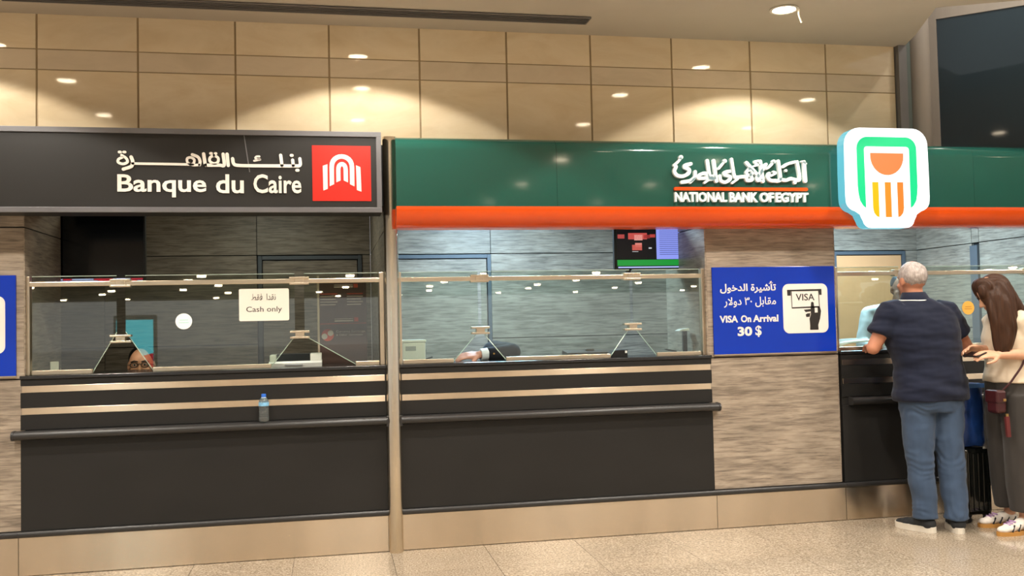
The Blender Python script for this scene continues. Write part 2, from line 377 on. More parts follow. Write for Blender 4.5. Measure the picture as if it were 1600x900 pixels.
# ------------------------------------------------------------------ setting: booth walls
YB = 2.45; ZS = 2.085; ZBC = 2.62
def laminate(parent, spans, zs, y0, y1, axis='x', cut=None):
    """laminate panels with dark open joints; spans along x (or y) and z bands"""
    for a0, a1 in zip(spans, spans[1:]):
        for z0, z1 in zip(zs, zs[1:]):
            if cut and cut(a0, a1, z0, z1): continue
            if axis == 'x': box('wood_panel', a0 + .003, a1 - .003, y0, y1, z0 + .004, z1 - .004, M['wood'], parent)
            else: box('wood_panel', y0, y1, a0 + .003, a1 - .003, z0 + .004, z1 - .004, M['wood'], parent)
def bump_prof(z0, z1, d, y=0): 
    h = (z1 - z0) / 2; zc = (z0 + z1)/2
    return [(y, z0), (y - d*.7, z0 + h*.08), (y - d*.93, z0 + h*.45), (y - d, zc), (y - d*.93, z1 - h*.45), (y - d*.7, z1 - h*.08), (y, z1)]
def low_trim(parent, x0, x1):
    extr_x('lower_bumper', bump_prof(.229, .264, .024), x0, x1, M['rubber'], parent, smooth=True)
    box('kick_plate', x0 + .001, x1 - .001, -.012, .02, .004, .229, M['steel'], parent, bev=.001, uv=True)

# left pier
wl = box('wall_left_pier', -4.4, -1.81, .016, .77, 0, 2.3, M['void'], label='grey wood-look pier at the far left', cat='wall', kind='structure')
laminate(wl, [-4.4, -3.0, -1.806], [.264, 1.17, ZS, 2.3], 0, .018)
laminate(wl, [.0, .772], [.264, 1.17, ZS, 2.3], -1.812, -1.804, axis='y')
low_trim(wl, -4.4, -1.84)
# middle pier
wm = box('wall_middle_pier', 2.563, 3.522, .016, .765, 0, 2.3, M['void'], label='grey wood-look pier behind the blue visa sign', cat='wall', kind='structure')
laminate(wm, [2.557, 3.528], [.264, 1.17, 2.3], 0, .018)
laminate(wm, [.0, .772], [.264, 1.17, ZS, 2.3], 2.551, 2.565, axis='y')
laminate(wm, [.0, .772], [.264, 1.17, ZS, 2.3], 3.52, 3.534, axis='y')
low_trim(wm, 2.583, 3.55)
# partition between the two banks
wp = box('wall_partition', .372, .402, .10, YB, 0, ZBC, M['void'], label='partition between the two bank booths behind the steel column', cat='wall', kind='structure')
laminate(wp, [.10, 1.3, YB], [0, ZS, ZBC], .364, .372, axis='y')
laminate(wp, [.10, 1.3, YB], [0, ZS, ZBC], .402, .410, axis='y')
# back walls
b1 = box('wall_back_left', -3.2, .364, YB + .02, YB + .15, 0, ZBC, M['void'], label='wood-look back wall of the left booth', cat='wall', kind='structure')
laminate(b1, [-3.2, -1.9, -.63, .362], [0, 1.3, ZS, ZBC], YB, YB + .022, cut=lambda a0, a1, z0, z1: a0 > -.7 and z1 < 2.2)
box('wood_panel', .29, .362, YB, YB + .022, 0, 2.081, M['wood'], b1)
b2 = box('wall_back_middle', .41, 6.4, YB + .02, YB + .15, 0, ZBC, M['void'], label='wood-look back wall of the right bank booths', cat='wall', kind='structure')
laminate(b2, [.412, 1.47, 3.19, 4.93, 5.9], [0, 1.3, ZS, ZBC], YB, YB + .022, cut=lambda a0, a1, z0, z1: (a0 < .5 or a0 > 4.9) and z1 < 2.2)
laminate(b2, [5.74, 5.9], [0, ZS], YB, YB + .022)
b3 = box('wall_right_booth', 5.90, 6.1, .0, YB, 0, ZBC, M['void'], label='wood-look side wall closing the right booth', cat='wall', kind='structure')
laminate(b3, [0, 1.52, 1.62, YB], [0, 1.3, ZS, ZBC], 5.875, 5.902, axis='y', cut=lambda a0, a1, z0, z1: 1.5 < a0 < 1.6 and z1 < 2.2)
box('wall_left_booth', -3.35, -3.2, .77, YB, 0, ZBC, M['wood'], label='wood-look side wall of the left booth', cat='wall', kind='structure')
ceb = box('ceiling', -3.35, 6.1, .18, YB + .15, ZBC, ZBC + .06, M['plaster'], label='low ceiling over the bank booths', cat='ceiling', kind='structure')
# doors
def door(name, x0, x1, zt, leafmat, label, handle=True):
    d = thing(name, ((x0+x1)/2, YB, 0), label, 'door', kind='structure')
    boxes('door_frame', [(x0, x0+.035, YB - .02, YB + .02, 0, zt), (x1-.035, x1, YB - .02, YB + .02, 0, zt), (x0+.035, x1-.035, YB - .02, YB + .02, zt - .035, zt)], M['frame_grey'], d, bev=.003)
    lf = box('door_leaf', x0+.042, x1-.042, YB - .005, YB + .02, .01, zt - .043, leafmat, d, bev=.002)
    if handle:
        bm = bmesh.new(); tube_bm(bm, [(x1-.10, YB - .006, 1.02), (x1-.10, YB - .06, 1.02), (x1-.22, YB - .06, 1.02)], .009, 10); add('handle', fin(bm, 'handle'), M['rail'], lf, True)
    return d
door('door_1', -.622, .286, 2.078, M['wood'], 'wood-look door with dark frame at the back of the left booth')
door('door_2', .55, 1.468, 2.078, M['wood'], 'wood-look door with blue-grey frame at the back of the middle booth')
door('door_3', 4.935, 5.735, 2.078, M['beige_door'], 'beige door at the back of the right booth')
d4 = thing('door_4', (5.87, 1.57, 0), 'blue-grey door post on the side wall of the right booth', 'door', kind='structure')
box('door_post', 5.85, 5.90, 1.52, 1.62, 0, 2.06, M['frame_grey'], d4, bev=.004)

# ------------------------------------------------------------------ counters
def counter(x0, x1, label, bx0, bx1, kx0, kx1):
    c = thing('bank_counter', ((x0+x1)/2, .3, 0), label, 'counter', 'black bank counters with metal stripes')
    box('body', x0, x1, .004, .40, .02, 1.17, M['black'], c)
    box('countertop', x0 - .004, x1 + .004, -.012, .44, 1.168, 1.19, M['black_top'], c, bev=.004)
    for z0, z1 in ((.866, .955), (.997, 1.088), (1.129, 1.166)): box('front_board', x0, x1, -.004, .006, z0, z1, M['black'], c, bev=.001)
    box('lower_panel', x0, x1, -.003, .006, .266, .805, M['black'], c, bev=.001)
    for z0, z1 in ((.957, .996), (1.089, 1.128)): box('metal_stripe', x0 + .008, x1 - .008, -.006, .006, z0, z1, M['strip'], c, bev=.001, uv=True)
    extr_x('bumper_rail', bump_prof(.808, .862, .066), bx0 + .012, bx1 - .012, M['rubber'], c, smooth=True)
    for xa, xb in ((bx0, bx0 + .013), (bx1 - .013, bx1)): extr_x('bumper_end_cap', bump_prof(.805, .865, .069), xa, xb, M['rubber'], c, smooth=True)
    low_trim(c, kx0, kx1)
    return c
counter(-1.828, .346, 'black counter of the left bank with two metal stripes', -1.866, .347, -1.839, .346)
counter(.438, 2.574, 'black counter in the middle with two metal stripes', .437, 2.612, .438, 2.582)
counter(3.552, 5.87, 'black counter behind the standing couple with two metal stripes', 3.60, 5.86, 3.552, 5.87)

# ------------------------------------------------------------------ steel column
co = thing('steel_column', (.392, -.03, 0), 'round brushed steel column between the two banks', 'column')
lathe('shaft', [(.046, .0), (.046, 2.66)], (.392, -.03, 0), M['steel_col'], co, seg=40)
for sx in (-1, 1):
    box('bumper_bracket', .392 + sx*.040 - .012, .392 + sx*.040 + .012, -.06, -.02, .80, .868, M['rubber'], co, bev=.003)

# ------------------------------------------------------------------ glass screens on the counters
GY0, GY1 = .056, .064
def screen(x0, x1, gaps, label, post=(True, True), zt=1.787):
    g = thing('glass_screen', ((x0+x1)/2, .06, 1.19), label, 'glass screen', 'glass teller screens')
    ex = x0 + .008
    edges = [x0 + .01] + [e for gp in gaps for e in (gp[0] - gp[1]/2, gp[0] + gp[1]/2)] + [x1 - .01]
    zb = 1.198
    for i in range(0, len(edges), 2):
        a, b = edges[i], edges[i+1]
        pl = [(a, zt)]
        if i == 0: pl += [(a, zb)]
        else: pl += [(a, gaps[i//2 - 1][4]), (a + gaps[i//2 - 1][3], zb)]
        if i == len(edges) - 2: pl += [(b, zb)]
        else: pl += [(b - gaps[i//2][2], zb), (b, gaps[i//2][4])]
        pl += [(b, zt)]
        prism('pane', pl, GY0, GY1, M['glass'], g)
        ca = a + (0 if i == 0 else gaps[i//2 - 1][3]); cb = b - (0 if i == len(edges) - 2 else gaps[i//2][2])
        if cb - ca > .05: box('glass_channel', ca, cb, .046, .074, 1.19, 1.217, M['rail'], g, bev=.002)
        bm = bmesh.new()
        add_bx(bm, a, b, GY0 - .0002, GY1 + .0002, zt, zt + .0035); add('polished_edge', fin(bm, 'edge'), M['glass_edge'], g)
        for q in range(len(pl)-1):
            (xa, za), (xb, zb2) = pl[q], pl[q+1]
            if abs(xa-xb) > .02 and abs(za-zb2) > .02:
                tube('polished_edge', [(xa, .06, za), (xb, .06, zb2)], .003, M['glass_edge'], g, seg=6)
    box('top_rail', x0, x1, .036, .050, 1.726, 1.755, M['rail'], g, bev=.003)
    if post[0]: box('end_post', x0 - .03, x0 + .004, .03, .075, 1.19, 1.79, M['rail'], g, bev=.003)
    if post[1]: box('end_post', x1 - .004, x1 + .026, .03, .075, 1.19, 1.79, M['rail'], g, bev=.003)
    for gx, gw, lw, rw, zg in gaps:
        for zc in (1.742, 1.398):
            k = box('clamp', gx - .028, gx + .028, .030, .078, zc - .020, zc + .020, M['rail'], g, bev=.002)
            for dz in (-.0185, .0185): box('clamp_plate', gx - .061, gx + .061, .028, .080, zc + dz - .0065, zc + dz + .0065, M['rail'], k, bev=.002)
    return g
screen(-1.79, .318, [(-1.27, .052, .14, .16, 1.44), (-.193, .060, .15, .32, 1.39)], 'glass teller screen with rail on the left counter, round white sticker on it')
screen(.452, 2.535, [(.975, .022, .17, .16, 1.39), (2.03, .022, .15, .16, 1.40)], 'glass teller screen with rail on the middle counter')
screen(3.56, 5.85, [(4.08, .022, .15, .16, 1.40), (5.15, .022, .15, .16, 1.40)], 'glass teller screen with rail on the counter behind the couple')

# ------------------------------------------------------------------ bank sign, left (charcoal)
sb = thing('bank_sign', (-1.4, -.1, 2.148), 'charcoal bank sign with grey frame, white lettering and red logo tile', 'sign')
X0, X1, Z0, Z1 = -3.2, .328, 2.150, 2.655
box('sign_box', X0, X1, -.205, .02, Z0 + .004, Z1 - .004, M['sign_dark'], sb)
box('sign_face', X0 + .03, X1 - .03, -.211, -.204, Z0 + .03, Z1 - .03, M['sign_dark'], sb)
for a in ((X0, X1, -.222, -.2, Z1 - .032, Z1), (X0, X1, -.222, -.2, Z0, Z0 + .032), (X0, X0 + .032, -.222, -.2, Z0 + .032, Z1 - .032), (X1 - .032, X1, -.222, -.2, Z0 + .032, Z1 - .032)):
    box('frame_bar', *a, M['sign_grey'], sb, bev=.002)
lt = box('logo_tile', -.096, .262, -.214, -.209, 2.222, 2.567, M['red'], sb)
# emblem: nested arches and two side bars
def L1(X, Y):  # crop units of the logo to sign metres
    return (-.096 + (X - 838) / (1300 - 838) * .358, 2.567 - (Y - 228) / (668 - 228) * .345)
def arch(xc, top, wo, wi, zl_out, zl_in, ti):
    o = []; n = 10
    for i in range(n+1):
        a = math.pi * i / n; o.append((xc - wo*math.cos(a), top + ti*(1 - math.sin(a))))
    return o
def arch_poly(xc, wo, wi, top_o, sp_o, top_i, sp_i, bo, bi):
    n = 12; P = [L1(xc - wo, bo)]
    for i in range(n+1):
        a = math.pi*i/n; P.append(L1(xc - wo*math.cos(a), sp_o - (sp_o - top_o)*math.sin(a)**.85))
    P += [L1(xc + wo, bo), L1(xc + wi, bi)]
    for i in range(n+1):
        a = math.pi*i/n; P.append(L1(xc + wi*math.cos(a), sp_i - (sp_i - top_i)*math.sin(a)**.85))
    P.append(L1(xc - wi, bi)); return P
yl = (-.2175, -.213)
prism('emblem_arch', arch_poly(1070, 98, 62, 296, 400, 332, 405, 552, 535), *yl, M['letter_white'], lt)
prism('emblem_arch', arch_poly(1071, 46, 12, 358, 420, 392, 425, 520, 505), *yl, M['letter_white'], lt)
prism('emblem_bar', [L1(920, 390), L1(957, 377), L1(957, 572), L1(922, 587)], *yl, M['letter_white'], lt)
prism('emblem_bar', [L1(1182, 383), L1(1217, 398), L1(1223, 594), L1(1186, 580)], *yl, M['letter_white'], lt)
ya = (-.2185, -.2105)
text('Banque', -1.229, -.723, 2.241, 2.377, *ya, M['letter_white'], sb, off=.018)
text('du', -.667, -.505, 2.266, 2.382, *ya, M['letter_white'], sb, off=.018)
text('Caire', -.448, -.163, 2.268, 2.384, *ya, M['letter_white'], sb, off=.018)
def S6(X, Y):   # traced strokes -> sign plane
    px = 320 + X/5; return (-1.228 + (px - 184) / (470 - 184) * 1.064, 2.512 - (180 + Y/5 - 238 - (px-184)*.0105) * .00374)
def S5(X, Y): return S6(X - 1600, Y)
wdt = .0195
strokes('arabic_word', [([S6(742, 345), S6(742, 398), S6(690, 404), S6(600, 404), S6(400, 403), S6(250, 400), S6(214, 384), S6(206, 345)], wdt), ([S6(684, 356), S6(688, 402)], wdt), ([S6(588, 316), S6(597, 402)], wdt),
    ([S6(672, 317), S6(681, 317)], wdt*.9), ([S6(715, 440), S6(727, 440)], wdt*.9), ([S6(418, 326), S6(394, 328), S6(386, 340), S6(400, 350), S6(422, 348)], wdt*.6), ([S6(376, 362), S6(424, 352)], wdt*.6)], *ya, M['letter_white'], sb)
strokes('arabic_word', [([S6(163, 308), S6(171, 400)], wdt), ([S6(132, 308), S6(139, 396), S6(100, 398), S6(0, 398), S5(1592, 394), S5(1580, 306)], wdt),
    ([S6(60, 318), S6(92, 338), S6(90, 372), S6(60, 384), S6(28, 366), S6(30, 336), S6(60, 318)], wdt*.8), ([S6(33, 302), S6(42, 302)], wdt*.8), ([S6(68, 303), S6(77, 303)], wdt*.8),
    ([S5(1492, 312), S5(1536, 332), S5(1551, 366), S5(1548, 396)], wdt*.9), ([S5(1545, 396), S5(1490, 396), S5(1456, 376), S5(1452, 345), S5(1478, 335), S5(1506, 352), S5(1500, 385), S5(1470, 392), S5(1300, 389), S5(1035, 385)], wdt*.75),
    ([S5(1024, 332), S5(1036, 372), S5(1024, 408), S5(965, 430)], wdt), ([S5(952, 318), S5(986, 342), S5(996, 372), S5(962, 388), S5(926, 374), S5(930, 350), S5(956, 336)], wdt*.8), ([S5(934, 293), S5(944, 293)], wdt*.8), ([S5(968, 293), S5(978, 293)], wdt*.8)], *ya, M['letter_white'], sb)
strokes('grey_streak', [([(-.50, 2.62), (-.47, 2.40)], .006)], -.2114, -.2108, M['sign_grey'], sb)  # thin grey streak across the sign face

# ------------------------------------------------------------------ bank sign, right (green and orange)
sg = thing('bank_sign', (3.4, -.1, 2.06), 'long green bank sign with orange lower band and white lettering', 'sign')
gp = [(.02, 2.19), (-.222, 2.19), (-.222, 2.545)] + [(-.222 + .10*(1 - math.cos(math.radians(t))), 2.545 + .095*math.sin(math.radians(t))) for t in range(6, 91, 6)] + [(.02, 2.64)]
op = [(.02, 2.062)] + [(-.222 + .11*(1 - math.cos(math.radians(t))), 2.19 - .128*math.sin(math.radians(t))) for t in range(90, -1, -6)] + [(.02, 2.189)]
segs = [.417, 1.455, 4.505, 6.6]
for xa, xb in zip(segs, segs[1:]):
    extr_x('green_panel', gp, xa + .0008, xb - .0008, M['green'], sg, smooth=True)
extr_x('orange_band', op, .417, 6.6, M['orange'], sg, smooth=True)
def S7(X, Y): return (2.249 + (X - 262) / (1302 - 262) * .962, 2.527 - (Y - 224) / (443 - 224) * .182)
yn = (-.245, -.221); wn7 = .0245
NB = [ # traced right to left
 [([(1278, 262), (1283, 420)], 1), ([(1262, 258), (1292, 276)], .6)],
 [([(1222, 262), (1238, 402), (1200, 408), (1165, 400), (1140, 412), (1110, 412), (1085, 405)], .9), ([(1198, 432)], 1), ([(1205, 262), (1150, 278), (1108, 304)], .8), ([(1072, 258), (1084, 405), (1040, 418), (1005, 415), (984, 390), (996, 360)], .95), ([(1012, 378), (1050, 356), (1030, 345)], .6), ([(1130, 335)], .8)],
 [([(1034, 264), (1036, 262)], 1.1), ([(1034, 270), (1000, 306), (976, 322)], .6)],
 [([(930, 262), (946, 424)], 1), ([(975, 285), (935, 350), (900, 395), (905, 418), (932, 412)], .85), ([(822, 274), (870, 330), (920, 390)], .95), ([(915, 256), (885, 264), (900, 280)], .55), ([(880, 300), (925, 288)], .5)],
 [([(842, 322), (870, 350), (845, 376), (818, 358), (842, 322)], .8), ([(850, 372), (862, 412), (822, 416), (815, 390), (780, 388), (745, 392), (724, 380), (706, 248)], .9)],
 [([(690, 345), (656, 352), (648, 372), (690, 388), (686, 414), (650, 434), (618, 420), (612, 384)], .9), ([(652, 262), (655, 262)], 1.1), ([(648, 272), (606, 324)], .6), ([(706, 440), (750, 408)], .6)],
 [([(568, 262), (584, 426)], 1), ([(518, 262), (536, 395), (556, 408)], 1)],
 [([(560, 388), (566, 400), (556, 404)], 1.2), ([(546, 402), (500, 402), (446, 402), (462, 374), (500, 362), (520, 384)], .9), ([(424, 352), (418, 396), (384, 424), (320, 436)], .95), ([(492, 440), (528, 414)], .6)],
 [([(392, 288), (350, 300), (346, 316), (378, 334), (372, 366), (330, 388), (288, 382), (266, 350), (280, 312)], .95), ([(384, 440), (420, 404)], .6)],
 [([(316, 238), (319, 236)], 1.2), ([(316, 246), (292, 276), (264, 302)], .7)]]
for grp in NB: strokes('arabic_word', [([S7(*p) for p in pts], wn7*k) for pts, k in grp], *yn, M['letter_glow'], sg)
prism('orange_rule', rrect(2.249, 3.213, 2.297, 2.319, .010, 4), -.238, -.221, M['orange_line'], sg)
for wd_, a, bb in (('NATIONAL', 2.251, 2.620), ('BANK', 2.637, 2.842), ('OF', 2.858, 2.958), ('EGYPT', 2.972, 3.212)):
    text(wd_, a, bb, 2.219, 2.285, *yn, M['letter_glow'], sg, off=.035)

# illuminated emblem box on the green sign
ls = thing('illuminated_logo_sign', (3.77, -.27, 2.04), 'glowing white emblem box with green arch and orange half disc', 'sign')
LC = 3.763; ZT = 2.722
def mir(pts): return [(LC + x, ZT - z) for x, z in pts] + [(LC - x, ZT - z) for x, z in reversed(pts)]
half = [(.0, 0)] + [(.200 + .115*math.sin(math.radians(t)), .115*(1 - math.cos(math.radians(t)))) for t in range(0, 91, 15)] + [(.318, .3), (.318, .47)] + \
       [(.228 + .088*math.cos(math.radians(t)), .50 + .075*math.sin(math.radians(t))) for t in range(0, 76, 15)] + [(.215, .595), (.205, .618)] + [(.135 + .06*math.cos(math.radians(t)), .627 + .06*math.sin(math.radians(t))) for t in range(10, 91, 20)] + [(.0, .687)]
outl = mir(half[1:-1])
prism('light_box', outl, -.312, -.223, em('glowing_cyan_side', '#6fd0e4', .75), ls)
prism('light_face', outl, -.318, -.3121, em('glowing_white_face', '#ffffff', 1.5), ls)
def arch2():
    P = [(-.170, .55)] + [(-.19, .535), (-.212, .50), (-.222, .45), (-.226, .40), (-.226, .15)]
    P += [(-.146 - .08*math.cos(math.radians(t)), .142 - .08*math.sin(math.radians(t))) for t in range(0, 91, 15)]
    Q = [(-x, z) for x, z in reversed(P)]
    I = [(.172, .15)] + [(.150 + .022*math.cos(math.radians(t)), .150 - .022*math.sin(math.radians(t))) for t in range(0, 91, 30)]
    return P + Q + I + [(-x, z) for x, z in reversed(I)]
prism('emblem_arch', [(LC + x, ZT - z) for x, z in arch2()], -.3215, -.3181, em('glowing_green', '#00e592', .9), ls)
hd = [(-.125, .173), (.125, .173)] + [(.125*math.cos(math.radians(t)), .195 + .130*math.sin(math.radians(t))) for t in range(0, 181, 12)]
prism('emblem_half_disc', [(LC + x, ZT - z) for x, z in hd], -.3215, -.3181, em('glowing_orange', '#ff8f4e', .85), ls)
for xc, hx_, sgn in ((-.094, '#ffc800', -1), (0, '#ff9a28', 0), (.094, '#ff8c30', 1)):
    P = [(xc - .0225, .373), (xc + .0225, .373), (xc + .0225, .614), (xc - .0225, .614)]
    if sgn == -1: P = [(xc - .0225, .373), (xc + .0225, .373), (xc + .0225, .614), (xc + .005, .608), (xc - .015, .585), (xc - .0225, .55)]
    if sgn == 1: P = [(xc - .0225, .373), (xc + .0225, .373), (xc + .0225, .55), (xc + .015, .585), (xc - .005, .608), (xc - .0225, .614)]
    prism('emblem_bar', [(LC + x, ZT - z) for x, z in P], -.3215, -.3181, em('glowing_bar', hx_, .85), ls)

# ------------------------------------------------------------------ visa signs
def visa(x0, label):
    v = thing('visa_sign', (x0 + .46, -.01, 1.19), label, 'sign', 'blue visa on arrival signs')
    dx = x0 - 2.594
    box('sign_face', x0, x0 + .922, -.014, -.001, 1.192, 1.795, M['blue'], v, bev=.002)
    box('lower_edge', x0, x0 + .922, -.016, -.001, 1.184, 1.192, M['rail'], v)
    y = (-.0155, -.0138)
    t1 = '\uFEDD\uFEEE\uFEA7\uFEAA\uFEDF\uFE8D \uFE93\uFEAE\uFEF4\uFEB7\uFE84\uFE97'
    t2 = '\uFEAD\uFEFB\uFEED\uFEA9 \u0663\u0660 \uFEDE\uFE91\uFE8E\uFED8\uFEE3'
    text(t1, 2.649+dx, 3.066+dx, 1.612, 1.694, *y, M['picto_white'], v, off=.022, name='arabic_letter')
    text(t2, 2.675+dx, 3.063+dx, 1.514, 1.586, *y, M['picto_white'], v, off=.008, name='arabic_letter')
    for wd_, a, b in (('VISA', 2.640, 2.775), ('On', 2.797, 2.873), ('Arrival', 2.887, 3.077)): text(wd_, a+dx, b+dx, 1.410, 1.459, *y, M['picto_white'], v, off=.032)
    text('30', 2.770+dx, 2.878+dx, 1.315, 1.380, *y, M['picto_white'], v, off=.04); text('$', 2.902+dx, 2.948+dx, 1.306, 1.386, *y, M['picto_white'], v, off=.018)
    p = prism('pictogram_card', rrect(3.115+dx, 3.458+dx, 1.325, 1.672, .045), -.0155, -.0138, M['picto_white'], v)
    def Q(X, Y): return (3.115 + dx + (X - 697)/(1130 - 697)*.343, 1.672 - (Y - 203)/(662 - 203)*.347)
    yp = (-.0168, -.0154)
    def pq(n, pts): prism(n, [Q(*q) for q in pts], *yp, M['picto_black'], p)
    pq('slot_bar', [(740, 258), (1072, 254), (1072, 310), (1050, 310), (1046, 272), (774, 272), (774, 312), (742, 312)])
    pq('card_edge', [(776, 272), (783, 272), (786, 420), (1050, 414), (1050, 428), (780, 432)])
    pq('card_edge', [(1040, 272), (1046, 272), (1050, 414), (1044, 414)])
    text('VISA', Q(822, 0)[0], Q(1002, 0)[0], Q(0, 360)[1], Q(0, 296)[1], *yp, M['picto_black'], p, off=.01)
    pq('hand', [(968, 378), (980, 372), (992, 380), (996, 416), (1050, 416), (1062, 460), (1050, 530), (1030, 590), (1032, 634), (950, 634), (952, 590), (948, 530), (962, 490), (962, 430)])
    pq('finger', [(895, 446), (960, 440), (962, 462), (912, 468)]); pq('finger', [(912, 490), (930, 480), (958, 478), (950, 512), (918, 514)])
    prism('thumb_nail', [Q(1000, 428), Q(1028, 428), Q(1028, 474), Q(1000, 474)], -.0178, -.0167, M['picto_white'], p)
visa(2.594, 'blue visa on arrival sign on the pier between the counters')
visa(-2.772, 'blue visa sign cut off at the left edge of the view')

# ------------------------------------------------------------------ ceiling lamps and slot
def downlight(x, y, label, group=None, power=1.0, r=.07, drop=.003, ZC=ZC):
    d = thing('downlight', (x, y, ZC), label, 'ceiling lamp', group)
    lathe('trim_ring', [(r, 0), (r + .022, -.004), (r + .024, -.008), (r + .006, -.010), (r, -.004)], (x, y, ZC), M['lamp_trim'], d, seg=24)
    lathe('lens', [(r, -.003), (r*.98, -.003 - drop)] + ([(r*.8, -.003 - drop*1.3)] if drop > .01 else []), (x, y, ZC), M['lamp_lens'], d, seg=24)
    if power:
        L = bpy.data.lights.new('lamp', 'SPOT'); L.energy = DOWNLIGHT_W*power; L.color = WARM; L.spot_size = math.radians(124); L.spot_blend = .10; L.shadow_soft_size = .05
        lo = bpy.data.objects.new('lamp', L); COL.objects.link(lo); lo.parent = d; lo.location = (0, 0, -.03)
downlight(2.932, -.517, 'lit round ceiling downlight near the wall above the glowing emblem', 'downlights washing the stone wall', power=.5)
downlight(.23, -.52, 'round ceiling downlight washing the wall over the steel column', 'downlights washing the stone wall', power=.5)
downlight(-2.25, -.52, 'round ceiling downlight washing the wall at the far left', 'downlights washing the stone wall', power=.5)
for y in (-16, -23):  # extra strong lamps, added to lift the far floor and ceiling
    for x in (-12, 0, 12, 24): downlight(x, y, 'added strong downlight brightening the far hall', 'hall ceiling downlights', power=9, r=.12)
for y in (-1.46, -2.70, -4.4, -6.6, -9.2):
    for x in (-4.3, -2.03, .29, 2.56, 4.37, 6.8):
        downlight(x, y, 'added strong downlight brightening the far hall', 'hall ceiling downlights')
for y in (-31, -34, -38, -43, -49, -57):
    for x in range(-24, 31, 6):
        downlight(x + random.uniform(-1.5, 1.5), y + random.uniform(-.8, .8), 'added strong downlight brightening the far hall', 'hall ceiling downlights', power=14 if (int(x) % 12 == 0 and y in (-31, -43, -57)) else 0, r=.17, drop=.07)
downlight(4.95, -.55, 'added downlight high in the recess, brightening the round column', power=.35, ZC=4.598)  # lamp added so the column and header are not left dark
sl = thing('slot_diffuser', (.2, -.14, ZC), 'long dark linear air slot in the ceiling', 'air vent')
box('slot_back', -1.9, 1.715, -.205, -.078, ZC - .006, ZC - .003, M['void'], sl)
for i, y in enumerate((-.205, -.173, -.142, -.110, -.080)):
    box('slot_blade', -1.9, 1.715, y - .003 - (.004 if i in (0, 4) else 0), y + .003 + (.004 if i in (0, 4) else 0), ZC - .012, ZC - .0055, M['trim_grey'], sl)
box('slot_end', 1.708, 1.718, -.209, -.076, ZC - .012, ZC - .003, M['trim_grey'], sl)
tube('hanging_tape', smooth_line([(3.03, -.53, ZC - .002), (3.035, -.52, ZC - .04), (3.055, -.515, ZC - .085)]), .006, M['paper'], None, seg=6, label='short strip of tape hanging beside the ceiling downlight', cat='tape')

# booth ceiling panels
def booth_panel(x, y, wt, col, label, sx=.6, sy=.6):
    p = thing('ceiling_light_panel', (x, y, ZBC), label, 'ceiling lamp', 'light panels inside the booths')
    boxes('panel_frame', [(x-sx/2-.02, x-sx/2, y-sy/2-.02, y+sy/2+.02, ZBC-.012, ZBC-.001), (x+sx/2, x+sx/2+.02, y-sy/2-.02, y+sy/2+.02, ZBC-.012, ZBC-.001), (x-sx/2, x+sx/2, y-sy/2-.02, y-sy/2, ZBC-.012, ZBC-.001), (x-sx/2, x+sx/2, y+sy/2, y+sy/2+.02, ZBC-.012, ZBC-.001)], M['lamp_trim'], p)
    L = bpy.data.lights.new('lamp', 'AREA'); L.shape = 'RECTANGLE'; L.size = sx; L.size_y = sy; L.energy = wt; L.color = col
    lo = bpy.data.objects.new('lamp', L); COL.objects.link(lo); lo.parent = p; lo.location = (0, 0, -.006)
booth_panel(-.55, 1.3, BOOTH1_W, (.92, 1.0, .86), 'dim light panel in the ceiling of the left booth')
COOL = (.50, .77, 1.0)
booth_panel(1.45, 1.35, BOOTH2_W, COOL, 'cool light panel in the ceiling of the middle booth')
booth_panel(1.5, .36, 26, COOL, 'added cool light strip brightening the front of the middle booth', 1.2, .2)  # unseen extra panel, added to light the pier side beside the television
booth_panel(4.7, 1.35, BOOTH3_W, COOL, 'cool light panel in the ceiling of the right booth')

# ------------------------------------------------------------------ televisions
def tv_left():
    t = thing('television', (-1.6, .85, 1.78), 'large dark wall television hung in the left booth with red ticker rows', 'television')
    x0, x1, z0, z1 = -1.965, -1.262, 1.772, 2.262
    box('casing', x0, x1, .80, .85, z0, z1, M['plastic_black'], t, bev=.006)
    box('screen', x0 + .012, x1 - .012, .797, .80, z0 + .012, z1 - .012, M['screen_off'], t)
    r = random.Random(2)
    for zr in (1.800, 1.786):
        x = x0 + .014
        while x < x1 - .03:
            wd_ = r.uniform(.05, .16); xe = min(x + wd_, x1 - .014); red = r.random() < .45
            box('ticker_cell', x, xe - .003, .7955, .797, zr, zr + .011, em('ticker_red', '#d22a44', .9) if red else em('ticker_white', '#b9c4f2', .9), t); x = xe
    tube('ceiling_mount', [(-1.61, .87, 2.26), (-1.61, .87, ZBC)], .02, M['plastic_black'], t)
    box('mount_plate', -1.70, -1.52, .85, .875, 1.95, 2.15, M['plastic_black'], t)
tv_left()
